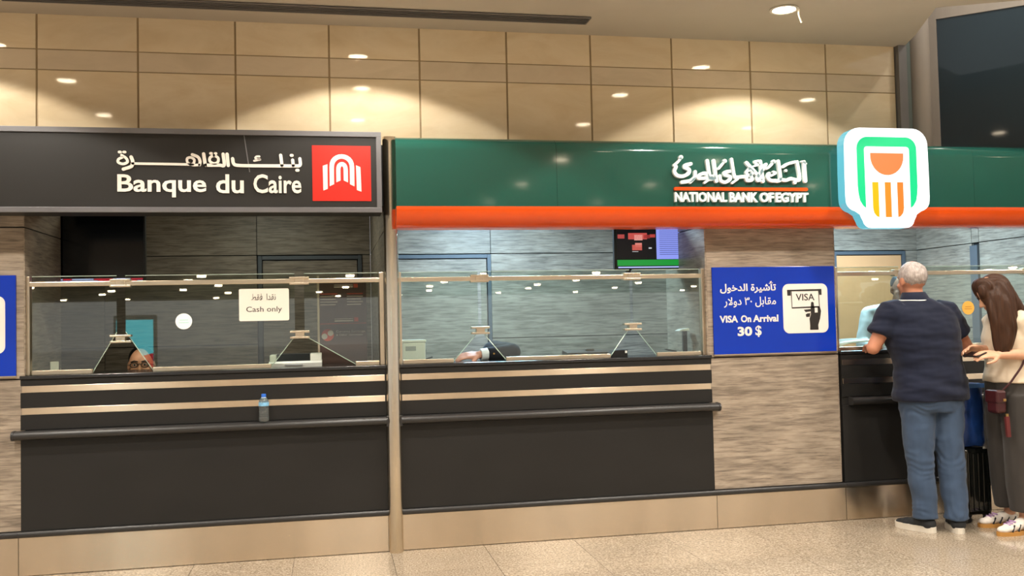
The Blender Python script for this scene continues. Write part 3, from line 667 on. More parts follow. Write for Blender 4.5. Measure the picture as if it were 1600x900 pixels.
def tv_right():
    t = thing('television', (2.35, .52, 1.81), 'television in the middle booth showing a dark picture beside a lavender rate table', 'television')
    x0, x1, z0, z1 = 2.055, 2.655, 1.812, 2.168
    box('casing', x0, x1, .50, .54, z0, z1, M['plastic_black'], t, bev=.005)
    sc = box('screen', x0 + .01, x1 - .01, .498, .50, z0 + .01, z1 - .01, em('screen_dark_green', '#06140e', .6), t)
    def pc(n, a, b, c, d, h, s=1.0, y=0): box(n, x0 + .01 + a*.58, x0 + .01 + b*.58, .4965 - y, .498 - y, z0 + .01 + c*.336, z0 + .01 + d*.336, em(n, h, s), sc)
    pc('picture_panel', .02, .535, .235, .99, '#0e1116', .6); pc('table_panel', .545, 1.0, .20, 1.0, '#8f9cf2', 1.0)
    pc('green_band', .02, 1.0, .06, .19, '#1f9a3c', .9); pc('white_band', .03, .99, .012, .04, '#b8c6ff', 1.0)
    rr = random.Random(7)
    for i in range(16): pc('table_row', .585, .93 + .03*rr.random(), .30 + .043*i, .312 + .043*i, '#4f5aa8', .7, .0012)
    for a, b, c, d, h in ((.03, .12, .66, .75, '#b24b48'), (.17, .42, .64, .78, '#c8524c'), (.25, .36, .62, .74, '#e9a79c'), (.38, .46, .66, .74, '#8e2c2c'), (.46, .53, .68, .75, '#b8443f'), (.22, .35, .40, .52, '#c95c52'), (.26, .35, .47, .56, '#e08a7e'), (.44, .48, .43, .46, '#cfd4dc'), (.22, .30, .365, .375, '#d8d8dc')):
        pc('picture_glow', a, b, c, d, h, .9, .0012)
    tube('ceiling_mount', [(2.36, .56, 2.16), (2.36, .56, ZBC)], .018, M['plastic_black'], t)
    box('mount_plate', 2.28, 2.44, .54, .565, 1.92, 2.10, M['plastic_black'], t)
    box('mount_foot', 2.15, 2.18, .505, .535, 1.74, 1.815, M['plastic_black'], t)
tv_right()

# ------------------------------------------------------------------ notices and stickers on the glass
n1 = thing('cash_only_notice', (-.412, .052, 1.49), 'white cash only notice stuck on the left glass screen', 'notice')
prism('notice_sheet', rrect(-.566, -.258, 1.491, 1.695, .010, 4), .0525, .0555, M['paper'], n1)
PB = mat('dark_grey_print', '#4a4440', .6, vary=.05)
text('\uFEC2\uFED8\uFED3  \uFE8D\uFEAA\uFED8\uFEE7', -.49, -.34, 1.622, 1.664, .0515, .0526, PB, n1, off=.01, each=False, name='printed_line')
text('Cash only', -.522, -.302, 1.538, 1.582, .0515, .0526, PB, n1, off=.006)
for x, z, m_, lb in ((-.900, 1.498, mat('white_sticker', '#f6ffff', .5, vary=.02), 'round white sticker on the glass screen of the left counter'), (4.628, 1.478, mat('amber_sticker', '#f6b650', .5, vary=.04), 'round amber sticker on the glass beside the long-haired woman')):
    st = thing('round_sticker', (x, .05, z - .05), lb, 'sticker', 'round stickers on the glass')
    lathe('disc', [(.0, -.001), (.050, -.001), (.050, .001), (.0, .001)], (x, .0535, z), m_, st, axis=(0, 1, 0), smooth=False)
    pl = mat('faint_sticker_print', '#bfe6e4' if x < 0 else '#c98c38', .5, vary=.03)
    for dz, hw in ((.008, .026), (-.008, .03)): box('print_line', x - hw, x + hw, .0515, .0526, z + dz - .003, z + dz + .003, pl, st)

# dark maroon poster on a stand behind the left screen
ps = thing('poster_stand', (.088, .58, 0), 'dark maroon poster stand with two small logos behind the left screen', 'poster')
box('poster_panel', -.075, .250, .56, .572, .35, 1.775, mat('maroon_poster', '#5c4541', .45, vary=.06), ps)
box('side_post', -.088, -.074, .558, .574, .02, 1.80, M['rail'], ps); box('foot', -.12, .29, .46, .68, 0, .03, M['plastic_black'], ps, bev=.005)
pw_, pr_ = mat('poster_white', '#f0e6df', .5, vary=.03), mat('poster_red', '#e2563a', .5, vary=.04)
for z in (1.735, 1.498):
    box('logo_tile', .163, .192, .5585, .5602, z - .022, z + .006, pr_, ps)
    for dz, h in ((.002, .004), (-.012, .007)): box('logo_line', .028, .156, .5585, .5602, z + dz - h/2 - .004, z + dz + h/2 - .004, pw_, ps)
for x in ((-.068, .05), (.115, .225)):
    box('heading_bar', x[0], x[1], .5585, .5602, 1.668, 1.675, pr_, ps)
    for k in range(4): box('text_row', x[0], x[1] - .012*(k % 2), .5585, .5602, 1.650 - .019*k, 1.656 - .019*k, pw_, ps)
box('divider', -.07, .245, .5585, .5602, 1.462, 1.465, pr_, ps)
for x, z, rr_, m_ in ((-.020, 1.385, .042, pr_), (.000, 1.398, .020, pw_), (-.042, 1.376, .020, pw_)):
    lathe('coin_icon', [(0, -.0012 - .0005*(rr_ < .03)), (rr_, -.0012 - .0005*(rr_ < .03)), (rr_, .001), (0, .001)], (x, .5595, z), m_, ps, axis=(0, 1, 0), smooth=False)
text('Currency Exchange', .038, .238, 1.398, 1.416, .5585, .5602, pw_, ps, each=False, name='printed_line'); text('& Other operations', .038, .222, 1.374, 1.391, .5585, .5602, pw_, ps, each=False, name='printed_line')

# ------------------------------------------------------------------ things on and behind the counters
pr = thing('receipt_printer', (-.23, .2, 1.19), 'white printer with a dark slot standing on the left counter', 'printer')
PX0, PX1 = -.392, -.058
bm = bmesh.new(); prf = [(.11, 1.19), (.10, 1.215), (.125, 1.226), (.36, 1.226), (.36, 1.19)]
extr_x('base_tray', prf, PX0, PX1, M['plastic_white'], pr)
box('end_block', PX0 + .003, PX0 + .045, .15, .35, 1.226, 1.268, M['plastic_white'], pr, bev=.004)
box('end_block', PX1 - .075, PX1 - .002, .15, .35, 1.226, 1.272, M['plastic_white'], pr, bev=.004)
extr_x('paper_slot', [(.16, 1.226), (.215, 1.270), (.34, 1.272), (.34, 1.226)], PX0 + .045, PX1 - .075, M['plastic_black'], pr)
box('lower_lip', PX0 + .10, PX1 - .12, .096, .106, 1.203, 1.208, M['plastic_grey'], pr)

bo = thing('water_bottle', (-.416, -.035, .862), 'small clear water bottle with blue cap on the bumper rail', 'bottle')
CLR = mat('clear_plastic', '#dfe8ea', .08, vary=.02, trans=.92)
prof = [(.018, 0), (.027, .003), (.030, .010), (.031, .022)]
for k in range(5): prof += [(.031, .026 + k*.013), (.0285, .031 + k*.013), (.031, .036 + k*.013)]
prof += [(.031, .098), (.031, .118), (.027, .134), (.017, .146), (.0125, .149), (.0125, .156)]
lathe('bottle_body', prof, (-.416, -.035, .862), CLR, bo, seg=24)
lathe('cap', [(.0, .152), (.0145, .152), (.0145, .170), (.013, .172), (.0, .172)], (-.416, -.035, .862), mat('blue_cap', '#2f6fd8', .4, vary=.03), bo, seg=20)
lathe('neck_ring', [(.0145, .147), (.0155, .149), (.0145, .1515)], (-.416, -.035, .862), M['plastic_white'], bo, seg=20)
lathe('bottle_label', [(.0314, .098), (.0316, .098), (.0316, .120), (.0314, .120)], (-.416, -.035, .862), mat('pale_blue_label', '#7fb8dc', .4, vary=.2, vscale=(60, 60, 60)), bo, seg=24)

bx_ = thing('banknote_counter', (.55, .32, 1.19), 'pale white banknote machine beside the steel column in the middle booth', 'machine')
box('casing', .455, .625, .20, .42, 1.19, 1.325, M['plastic_white'], bx_, bev=.008); box('lid', .450, .630, .195, .425, 1.325, 1.343, M['plastic_white'], bx_, bev=.006)
tube('side_lever', [(.628, .25, 1.21), (.672, .25, 1.222)], .005, M['plastic_black'], bx_, caps='round'); box('side_knob', .625, .632, .24, .26, 1.26, 1.275, M['plastic_black'], bx_)
box('display', .49, .56, .198, .201, 1.27, 1.30, M['plastic_grey'], bx_)

km = thing('desk_monitor', (1.83, .3, 1.19), 'low brown monitor lying back behind the middle glass screen', 'monitor')
extr_x('casing', [(.26, 1.193), (.25, 1.222), (.40, 1.238), (.43, 1.193)], 1.62, 1.985, M['brown_plastic'], km); box('hinge', 1.775, 1.835, .33, .37, 1.23, 1.246, M['brown_plastic'], km, bev=.003)

cr_ = thing('card_reader', (1.95, .12, 1.19), 'black wedge card reader in the opening of the middle screen', 'card reader')
prism('wedge_body', [(1.872, 1.1905), (1.905, 1.236), (2.005, 1.240), (2.005, 1.1905)], .09, .19, M['plastic_black'], cr_, bev=.003)
box('white_sensor', 1.985, 1.999, .084, .091, 1.218, 1.234, M['plastic_white'], cr_)

dl = thing('document_camera', (2.46, .3, 1.19), 'black document camera with white lamp head near the right end of the middle counter', 'camera')
box('base', 2.37, 2.54, .24, .36, 1.19, 1.204, M['plastic_black'], dl, bev=.003)
box('stand', 2.487, 2.517, .28, .31, 1.20, 1.355, M['plastic_black'], dl, bev=.004)
prism('lamp_head', [(2.445, 1.357), (2.470, 1.370), (2.52, 1.376), (2.525, 1.356)], .25, .34, M['plastic_white'], dl, bev=.003)
prism('arm', [(2.34, 1.226), (2.352, 1.232), (2.43, 1.216), (2.43, 1.205)], .27, .30, M['plastic_black'], dl)

dt = thing('document_tray', (3.72, .22, 1.19), 'pale curved document tray on the counter left of the man in navy', 'tray')
bm = bmesh.new(); rows_ = []
for i in range(13):
    x = 3.58 + .30*i/12; z = 1.20 + .052*(1 - math.exp(-max(0, (x-3.60))/.06)) ; rows_.append([bm.verts.new((x, .12, z)), bm.verts.new((x, .34, z + .018)), bm.verts.new((x, .34, z + .012)), bm.verts.new((x, .12, z - .006))])
for p, q in zip(rows_, rows_[1:]):
    for i in range(4): bm.faces.new((p[i], p[(i+1) % 4], q[(i+1) % 4], q[i]))
bm.faces.new(rows_[0]); bm.faces.new(rows_[-1][::-1]); add('tray_sheet', fin(bm, 'tray_sheet'), M['plastic_white'], dt, True)
box('tray_base', 3.60, 3.88, .14, .33, 1.1902, 1.2, M['plastic_grey'], dt)
box('paper_slip', -1.745, -1.695, .30, .303, 1.192, 1.262, M['paper'], None, label='small white paper slip standing at the left end of the left counter', cat='paper')

# advertising display in the hall; its glow shows in the left screen
ad = thing('advertising_display', (-2.75, -8.0, 0), 'freestanding lit advertising display in the hall behind the viewer', 'display')
box('casing', -3.05, -2.47, -8.12, -8.01, .25, 1.66, M['plastic_grey'], ad, bev=.01); box('foot', -3.0, -2.5, -8.25, -7.9, 0, .04, M['plastic_black'], ad); box('stem', -2.85, -2.65, -8.10, -8.03, .03, .26, M['plastic_black'], ad)
box('lit_screen', -3.01, -2.51, -8.01, -8.005, .85, 1.59, em('display_cyan', '#62d0dc', 4.0), ad); prism('red_wedge', [(-3.01, .84), (-2.51, .84), (-2.51, 1.11), (-3.01, .98)], -8.006, -8.002, em('display_red', '#d02a3a', 3.0), ad)

# ------------------------------------------------------------------ people
def loft_bm(bm, rings, seg=28, pw=2.4):
    rr = []
    for c, ax, ay in rings:
        c, ax, ay = V(c), V(ax), V(ay); row = []
        for i in range(seg):
            t = 2*math.pi*i/seg; cs, sn = math.cos(t), math.sin(t)
            row.append(bm.verts.new(c + ax*math.copysign(abs(cs)**(2/pw), cs) + ay*math.copysign(abs(sn)**(2/pw), sn)))
        rr.append(row)
    for p, q in zip(rr, rr[1:]):
        for i in range(seg): bm.faces.new((p[i], p[(i+1) % seg], q[(i+1) % seg], q[i]))
    bm.faces.new(rr[0][::-1]); bm.faces.new(rr[-1])
def ell_bm(bm, c, r, m3=None):
    M4 = (m3 or Matrix.Identity(3)).to_4x4(); M4.translation = V(c)
    bmesh.ops.create_uvsphere(bm, u_segments=24, v_segments=16, radius=1, matrix=M4 @ Matrix.Diagonal((*r, 1)))
def blob(name, build, voxel, m, parent, smooth=4, disp=None, **k):
    bm = bmesh.new(); build(bm); bmesh.ops.recalc_face_normals(bm, faces=bm.faces)
    me = bpy.data.meshes.new(name); bm.to_mesh(me); bm.free()
    o = bpy.data.objects.new('tmp', me); COL.objects.link(o)
    md = o.modifiers.new('r', 'REMESH'); md.mode = 'VOXEL'; md.voxel_size = voxel
    dg = bpy.context.evaluated_depsgraph_get(); dg.update(); m2 = bpy.data.meshes.new_from_object(o.evaluated_get(dg))
    bpy.data.objects.remove(o); bpy.data.meshes.remove(me)
    b = bmesh.new(); b.from_mesh(m2)
    for _ in range(smooth): bmesh.ops.smooth_vert(b, verts=b.verts, factor=.5, use_axis_x=True, use_axis_y=True, use_axis_z=True)
    if disp:
        b.normal_update()
        mv = [(v, v.normal * disp(v.co)) for v in b.verts]
        for v, d in mv: v.co += d
    b.to_mesh(m2); b.free(); m2.materials.clear()
    return add(name, m2, m, parent, True, **k)
def frame(right, up):
    r = V(right).normalized(); u = V(up).normalized(); f = u.cross(r).normalized(); return r, f, u   # forward = up x right
def hand_bm(bm, wr, d, back, side, curl=.5, s=1.0):
    """palm and five bent fingers; d points from wrist to fingers, back out of the back of the hand"""
    d = V(d).normalized(); back = V(back); back = (back - d*back.dot(d)).normalized(); ac = d.cross(back).normalized() * side; wr = V(wr)
    for k, o_ in enumerate((-.028, -.010, .010, .027)):
        tube_bm(bm, [wr + ac*o_*.6*s, wr + d*.05*s + ac*o_*s, wr + d*.088*s + ac*o_*s], [.015*s, .0145*s, .012*s], 10)
        fl_ = (.86, 1.0, 1.06, .94)[k] if side > 0 else (.86, 1.0, 1.06, .94)[k]
        p = wr + d*.088*s + ac*o_*1.1*s; pts = [p]; ang = 0
        for L_, ca in ((.040, .55), (.026, 1.0), (.020, .7)):
            ang += curl*ca; dd = d*math.cos(ang) - back*math.sin(ang); p = p + dd*L_*fl_*s; pts.append(p)
        tube_bm(bm, pts, [.0095*s, .009*s, .0082*s, .0072*s], 10)
    p = wr + d*.02*s + ac*.024*s; q = p + (d*.62 + ac*.7 - back*.25).normalized()*.042*s; r_ = q + (d*.9 + ac*.22 - back*.35).normalized()*.032*s; t = r_ + (d*.95 - back*.4 - ac*.05).normalized()*.024*s
    tube_bm(bm, [p, q, r_, t], [.015*s, .0115*s, .0098*s, .008*s], 10)
def head_bm(bm, c, fwd, up, s=1.0, nose=True):
    up = V(up).normalized(); f = V(fwd); f = (f - up*f.dot(up)).normalized(); r = f.cross(up); c = V(c); m3 = Matrix((r, f, up)).transposed()
    ell_bm(bm, c + up*.025*s - f*.008*s, (.078*s, .098*s, .098*s), m3)
    ell_bm(bm, c - up*.035*s + f*.022*s, (.064*s, .070*s, .088*s), m3)
    ell_bm(bm, c - up*.092*s + f*.058*s, (.030*s, .026*s, .022*s), m3)
    for sd in (-1, 1):
        ell_bm(bm, c + r*sd*.080*s - f*.008*s - up*.008*s, (.010*s, .020*s, .032*s), m3)
        ell_bm(bm, c + r*sd*.040*s + f*.060*s - up*.032*s, (.026*s, .024*s, .022*s), m3)
        tube_bm(bm, [c + r*sd*.014*s + f*.084*s + up*.026*s, c + r*sd*.045*s + f*.076*s + up*.026*s], [.010*s, .009*s], 8)
    if nose:
        tube_bm(bm, [c + f*.086*s + up*.012*s, c + f*.098*s - up*.014*s, c + f*.108*s - up*.034*s], [.009*s, .011*s, .014*s], 8)
        for sd in (-1, 1): ell_bm(bm, c + f*.094*s - up*.038*s + r*sd*.012*s, (.010*s, .012*s, .009*s), m3)
    ell_bm(bm, c + f*.084*s - up*.064*s, (.026*s, .010*s, .007*s), m3); ell_bm(bm, c + f*.082*s - up*.078*s, (.023*s, .011*s, .008*s), m3)
def torso_rings(J, g, pad, lo=0, hi=9):
    rv = (V(J['rsh']) - V(J['lsh'])).normalized(); pv = (V(J['rhip']) - V(J['lhip'])).normalized()
    sp = [V(J['pelvis']) - (V(J['waist']) - V(J['pelvis'])).normalized()*.10, V(J['pelvis']), V(J['waist']), V(J['chest']), (V(J['lsh']) + V(J['rsh']))/2, V(J['neck'])]
    W = [(.155, .115), (.172, .125), (.155, .115), (.182, .125), (.165, .092), (.060, .060)]; out = []
    for i, c in enumerate(sp):
        if i < lo or i > hi: continue
        t = (sp[min(i+1, 5)] - sp[max(i-1, 0)]).normalized(); r = pv.lerp(rv, i/5); r = (r - t*r.dot(t)).normalized(); f = t.cross(r)
        gx, gy = g; out.append((c, r*(W[i][0]*gx + pad), f*(W[i][1]*gy + pad)))
    return out
def limb(bm, pts, rad, caps='round'): tube_bm(bm, smooth_line(pts, 5), [rad[0] + (rad[-1]-rad[0])*0 if False else r for r in interp(rad, len(smooth_line(pts, 5)))], 14, caps)
def interp(rad, n):
    out = []
    for i in range(n):
        t = i/(n-1)*(len(rad)-1); k = min(int(t), len(rad)-2); out.append(rad[k] + (rad[k+1]-rad[k])*(t-k))
    return out
def body_build(J, g, s, hands, nose=True):
    def b(bm):
        loft_bm(bm, torso_rings(J, g, -.012)); head_bm(bm, J['head'], J['face'], J['hup'], s, nose)
        n = V(J['neck']); h = V(J['head']); tube_bm(bm, [n - (h-n)*.25, n + (h-n)*.6], [.058*s, .052*s], 14)
        for sd in 'lr':
            limb(bm, [J[sd+'sh'], (V(J[sd+'sh'])+V(J[sd+'el']))/2, J[sd+'el']], [.055*s, .050*s, .042*s]); limb(bm, [J[sd+'el'], (V(J[sd+'el'])*.65+V(J[sd+'wr'])*.35), J[sd+'wr']], [.043*s, .043*s, .028*s])
            limb(bm, [J[sd+'hip'], (V(J[sd+'hip'])+V(J[sd+'kn']))/2, J[sd+'kn']], [.082*s, .074*s, .054*s]); limb(bm, [J[sd+'kn'], V(J[sd+'kn'])*.65+V(J[sd+'an'])*.35, J[sd+'an']], [.054*s, .056*s, .036*s])
            tube_bm(bm, [V(J[sd+'an']), V(J[sd+'an']) + V(J[sd+'toe'])*.08 - V((0, 0, .05))], [.034*s, .028*s], 12)
        for wr, d, bk, side, cu in hands: hand_bm(bm, wr, d, bk, side, cu, s)
    return b
def fold(amp, fx, fz, seed=0, extra=None):
    def f(p):
        q = V((p.x*fx + seed, p.y*fx, p.z*fz)); v = noise.noise(q)*amp + noise.noise(q*2.3)*amp*.4
        return v + (extra(p) if extra else 0)
    return f
def outline_shoe(c, d, L, W, n=14):
    d = V((d[0], d[1])).normalized(); r = V((d.y, -d.x)); out = []
    for i in range(28):
        t = 2*math.pi*i/28; x = math.cos(t); y = math.sin(t)
        wd_ = W/2*(1.0 if x > -.2 else .82) * (abs(y)**.8)*math.copysign(1, y); out.append(V((c[0], c[1])) + d*(x*L/2 + L*.0) + r*wd_)
    return out
def shoe(parent, c, d, L, W, upm, solem, h=.085, sole=.028, stripes=None):
    """c = centre of the sole on the floor"""
    d3 = V((d[0], d[1], 0)).normalized(); r3 = V((d3.y, -d3.x, 0)); c3 = V((c[0], c[1], 0))
    def b(bm):
        for t, rx, z, rz in ((-.34, .42, .055, .045), (-.18, .43, .062, .040), (0, .44, .05, .036), (.18, .46, .043, .030), (.33, .40, .036, .024)):
            ell_bm(bm, c3 + d3*L*t + V((0, 0, z)), (W*rx, L*.17, rz), Matrix((r3, d3, V((0, 0, 1)))).transposed())
        tube_bm(bm, [c3 - d3*L*.24 + V((0, 0, .05)), c3 - d3*L*.25 + V((0, 0, h))], [W*.40, W*.38], 14, 'flat')
    up = blob('shoe', b, .006, upm, parent, 3)
    pts = outline_shoe(c, d, L*1.04, W*1.06)
    bm = bmesh.new(); lo = [bm.verts.new((p.x, p.y, .0)) for p in pts]; hi = [bm.verts.new((p.x, p.y, sole)) for p in pts]
    bm.faces.new(lo); bm.faces.new(hi[::-1])
    for i in range(len(pts)): bm.faces.new((lo[i], lo[(i+1) % len(pts)], hi[(i+1) % len(pts)], hi[i]))
    add('sole', fin(bm, 'sole'), solem, up)
    return up, c3, d3, r3
def chair(x, y, label):
    c = thing('office_stool', (x, y, 0), label, 'stool')
    lathe('seat', [(.0, .40), (.17, .40), (.19, .42), (.18, .445), (.0, .45)], (x, y, 0), M['plastic_black'], c); tube('post', [(x, y, .05), (x, y, .41)], .025, M['rail'], c); lathe('base', [(.0, 0), (.24, 0), (.23, .02), (.04, .05), (.0, .05)], (x, y, 0), M['plastic_black'], c)
def skin(n, h): return mat(n, h, .5, vary=.06, vscale=(18, 18, 18), bump=.04, bscale=(150, 150, 150), spec=.35)
def cloth(n, h, v=.08, sc=(14, 14, 14), b=.12): return mat(n, h, .85, vary=v, vscale=sc, bump=b, bscale=(400, 400, 400), spec=.2, sheen=.1)
def hair_m(n, h): return mat(n, h, .5, vary=.3, vscale=(90, 90, 6), bump=.3, bscale=(220, 220, 12), spec=.25)

# --- man in navy polo, seen from behind at the right counter
mp = thing('person', (3.98, -.42, 0), 'grey-haired man in navy polo and jeans, back turned, leaning on the right counter', 'person')
J = dict(pelvis=(3.955, -.42, .95), waist=(3.95, -.42, 1.10), chest=(3.925, -.39, 1.32), neck=(3.912, -.355, 1.56), head=(3.908, -.335, 1.672), face=(-.05, 1, -.12), hup=(0, .06, 1),
         lsh=(3.725, -.37, 1.462), rsh=(4.118, -.38, 1.455), lel=(3.590, -.35, 1.22), rel=(4.285, -.37, 1.205), lwr=(3.70, -.19, 1.225), rwr=(4.17, -.19, 1.225),
         lhip=(3.858, -.42, .90), rhip=(4.056, -.43, .90), lkn=(3.853, -.43, .50), rkn=(4.050, -.47, .50), lan=(3.860, -.46, .10), ran=(4.040, -.53, .10), ltoe=(-.36, .93, 0), rtoe=(.38, .92, 0))
SK = skin('tanned_skin', '#c08468')
blob('body', body_build(J, (1.22, 1.12), 1.06, [(J['lwr'], (.25, .95, .0), (0, 0, 1), 1, .5), (J['rwr'], (-.25, .95, .0), (0, 0, 1), -1, .5)], nose=True), .007, SK, mp, 3)
navy = cloth('navy_pique', '#171c2e', .06)
def polo(bm):
    rg = torso_rings(J, (1.36, 1.26), .012, 1, 4)
    low = (V((3.957, -.425, .858)), V((.252, 0, 0)), V((0, .168, 0)))
    loft_bm(bm, [low, (V((3.957, -.425, .93)), V((.254, 0, 0)), V((0, .172, 0)))] + rg[1:] + [(V((3.912, -.362, 1.545)), V((.088, 0, 0)), V((0, .082, 0)))])
    for sd, x in (('l', -1), ('r', 1)):
        a, e = V(J[sd+'sh']), V(J[sd+'el']); q = a.lerp(e, .66)
        tube_bm(bm, [a - V((x*.05, 0, 0)), a, a.lerp(e, .35), q], [.085, .092, .088, .086], 16, 'flat')
blob('polo_shirt', polo, .008, navy, mp, 5, fold(.010, 5, 16, 3, lambda p: .004*math.sin(p.z*55 + p.x*16)*max(0, min(1, (1.12-p.z)/.2))))
def ring_tube(c, rx, ry, z0, tilt, r, n=40): return [V((c[0] + rx*math.cos(2*math.pi*i/n), c[1] + ry*math.sin(2*math.pi*i/n), z0 + tilt*math.sin(2*math.pi*i/n))) for i in range(n+1)]
bm = bmesh.new(); loft_bm(bm, [(V((3.912, -.36, 1.512)), V((.112, 0, 0)), V((0, .098, 0))), (V((3.912, -.355, 1.548)), V((.096, 0, 0)), V((0, .088, 0))), (V((3.91, -.347, 1.590)), V((.076, 0, 0)), V((0, .072, 0))), (V((3.91, -.347, 1.588)), V((.068, 0, 0)), V((0, .064, 0)))], pw=2)
cl_ = add('collar', fin(bm, 'collar'), navy, mp, True)
tube('collar_stripe', ring_tube((3.912, -.358), .104, .096, 1.535, .004, 0), .0055, mat('white_stripe', '#e4e0dc', .7, vary=.03), cl_, seg=8)
jean = cloth('blue_denim', '#3d4d64', .16, (9, 9, 5), .2)
def jeans(bm):
    loft_bm(bm, [(V((3.957, -.425, .79)), V((.195, 0, 0)), V((0, .135, 0))), (V((3.957, -.428, .88)), V((.222, 0, 0)), V((0, .152, 0))), (V((3.955, -.425, .98)), V((.21, 0, 0)), V((0, .145, 0)))])
    for sd in 'lr':
        h, k_, an = V(J[sd+'hip']), V(J[sd+'kn']), V(J[sd+'an']); limb(bm, [h - V((0, 0, .02)), h.lerp(k_, .5), k_, k_.lerp(an, .5), an + V((0, 0, .035)), an - V((0, 0, .012))], [.118, .108, .092, .085, .076, .082], 'flat')
def crease(p):
    a = 0
    for zc, wz, am in ((.47, .10, .004), (.13, .06, .006), (.80, .05, .004)):
        e = math.exp(-((p.z - zc)/wz)**2); a += am*e*(.4 + noise.noise(V((p.x*9, p.y*9, p.z*4 + 3))))*math.sin(p.z*105 + 14*noise.noise(V((p.x*7, p.y*7, p.z*5))))
    return a
blob('jeans', jeans, .007, jean, mp, 4, fold(.009, 6, 9, 11, crease))
def hairm(bm):
    m3 = Matrix.Identity(3); ell_bm(bm, (3.907, -.350, 1.706), (.089, .106, .094), m3); ell_bm(bm, (3.907, -.372, 1.698), (.084, .082, .052), m3)
blob('short_hair', hairm, .006, hair_m('grey_hair', '#a79c96'), mp, 3, fold(.004, 40, 40, 1))
bs, wsole = mat('black_knit_shoe', '#222427', .8, vary=.15, vscale=(60, 60, 60)), mat('white_foam_sole', '#d8d0c2', .6, vary=.05)
for cc, dd in (((3.830, -.390), (-.36, .93)), ((4.075, -.465), (.42, .91))): shoe(mp, cc, dd, .285, .112, bs, wsole, h=.125, sole=.038)

# --- woman with long brown hair, in profile, at the right edge
wp_ = thing('person', (4.45, -.6, 0), 'woman with long brown hair, cream top and dark trousers, looking down at her phone', 'person')
K = dict(pelvis=(4.455, -.57, .93), waist=(4.455, -.57, 1.07), chest=(4.46, -.57, 1.27), neck=(4.40, -.575, 1.455), head=(4.322, -.585, 1.566), face=(-.78, .12, -.52), hup=(-.50, 0, .80),
         lsh=(4.435, -.725, 1.385), rsh=(4.45, -.42, 1.39), lel=(4.53, -.775, 1.165), rel=(4.50, -.42, 1.17), lwr=(4.265, -.705, 1.165), rwr=(4.255, -.535, 1.20),
         lhip=(4.455, -.655, .90), rhip=(4.465, -.485, .90), lkn=(4.45, -.665, .49), rkn=(4.48, -.47, .49), lan=(4.44, -.67, .095), ran=(4.49, -.47, .095), ltoe=(-1, -.1, 0), rtoe=(-1, .05, 0))
SW = skin('fair_skin', '#d3a082')
blob('body', body_build(K, (.95, .95), .95, [(K['lwr'], (-.97, .12, .05), (-.05, -.55, .8), -1, .42), (K['rwr'], (-.95, -.15, .06), (0, .55, .8), 1, .42)]), .005, SW, wp_, 2)
cream = cloth('cream_knit', '#dccab2', .05)
def top(bm):
    rg = torso_rings(K, (1.02, 1.06), .012, 2, 4); loft_bm(bm, [(V((4.455, -.57, .975)), V((.0, .182, 0)), V((-.150, 0, 0))), (V((4.455, -.57, 1.02)), V((.0, .176, 0)), V((-.146, 0, 0)))] + rg + [(V((4.40, -.575, 1.445)), V((0, .085, 0)), V((-.075, 0, -.03)))])
    for sd in 'lr':
        a, e = V(K[sd+'sh']), V(K[sd+'el']); tube_bm(bm, [a + V((0, .03 if sd == 'l' else -.03, .005)), a, a.lerp(e, .4), a.lerp(e, .72)], [.064, .068, .066, .066], 16, 'flat')
blob('cream_top', top, .007, cream, wp_, 4, fold(.006, 8, 10, 5))
dark = cloth('charcoal_trousers', '#3b3734', .12, (12, 12, 6), .15)
def trs(bm):
    loft_bm(bm, [(V((4.46, -.57, .80)), V((0, .17, 0)), V((.135, 0, 0))), (V((4.455, -.57, .92)), V((0, .172, 0)), V((.140, 0, 0))), (V((4.455, -.57, 1.02)), V((0, .166, 0)), V((.140, 0, 0)))])
    for sd in 'lr':
        h, k_, an = V(K[sd+'hip']), V(K[sd+'kn']), V(K[sd+'an']); limb(bm, [h, h.lerp(k_, .5), k_, k_.lerp(an, .5), an + V((0, 0, .04))], [.125, .125, .118, .108, .092], 'flat')
blob('trousers', trs, .008, dark, wp_, 4, fold(.008, 9, 3, 21))
brown = hair_m('long_brown_hair', '#3c2517')
def hairw(bm):
    c = V(K['head']); m3 = Matrix((V((0, 1, 0)), V((-.85, 0, -.52)), V((-.52, 0, .85)))).transposed()
    ell_bm(bm, c + V((.012, .0, .030)), (.098, .116, .098), m3); ell_bm(bm, c + V((.06, -.005, -.02)), (.092, .085, .10), m3); ell_bm(bm, c + V((-.035, -.045, -.01)), (.046, .050, .10), m3); ell_bm(bm, c + V((-.055, .035, .015)), (.045, .035, .075), m3); ell_bm(bm, c + V((-.058, -.002, .040)), (.088, .052, .070), m3); ell_bm(bm, c + V((-.078, -.050, -.02)), (.034, .036, .085), m3)
    for dx, dy, w_ in ((-.062, -.070, .030), (-.025, -.095, .038), (.015, -.105, .040), (.05, -.10, .036)):   # near locks falling past the cheek
        tube_bm(bm, smooth_line([c + V((dx*.6 + .01, dy*.75, .06)), c + V((dx - .005, dy - .01, -.06)), c + V((dx*.9 - .005, dy - .03, -.20)), c + V((dx*.6 - .02, dy - .035, -.33)), c + V((dx*.35 - .03, dy - .025, -.415))], 5), interp([w_, w_*1.05, w_, w_*.75, w_*.35], 21), 12)
    for dx, dy, w_ in ((.075, -.05, .05), (.09, .0, .05), (.075, .05, .045)):     # locks down the back
        tube_bm(bm, smooth_line([c + V((dx*.8, dy, .03)), c + V((dx + .04, dy, -.07)), c + V((dx + .11, dy*1.2, -.19)), c + V((dx + .145, dy*1.2, -.33)), c + V((dx + .15, dy, -.44))], 5), interp([w_, w_*1.1, w_, w_*.8, w_*.35], 21), 12)
blob('long_hair', hairw, .006, brown, wp_, 4, lambda p: .0035*math.sin(p.x*170 + p.y*150 + 6*noise.noise(p*6)))
for sd in 'lr':
    pass
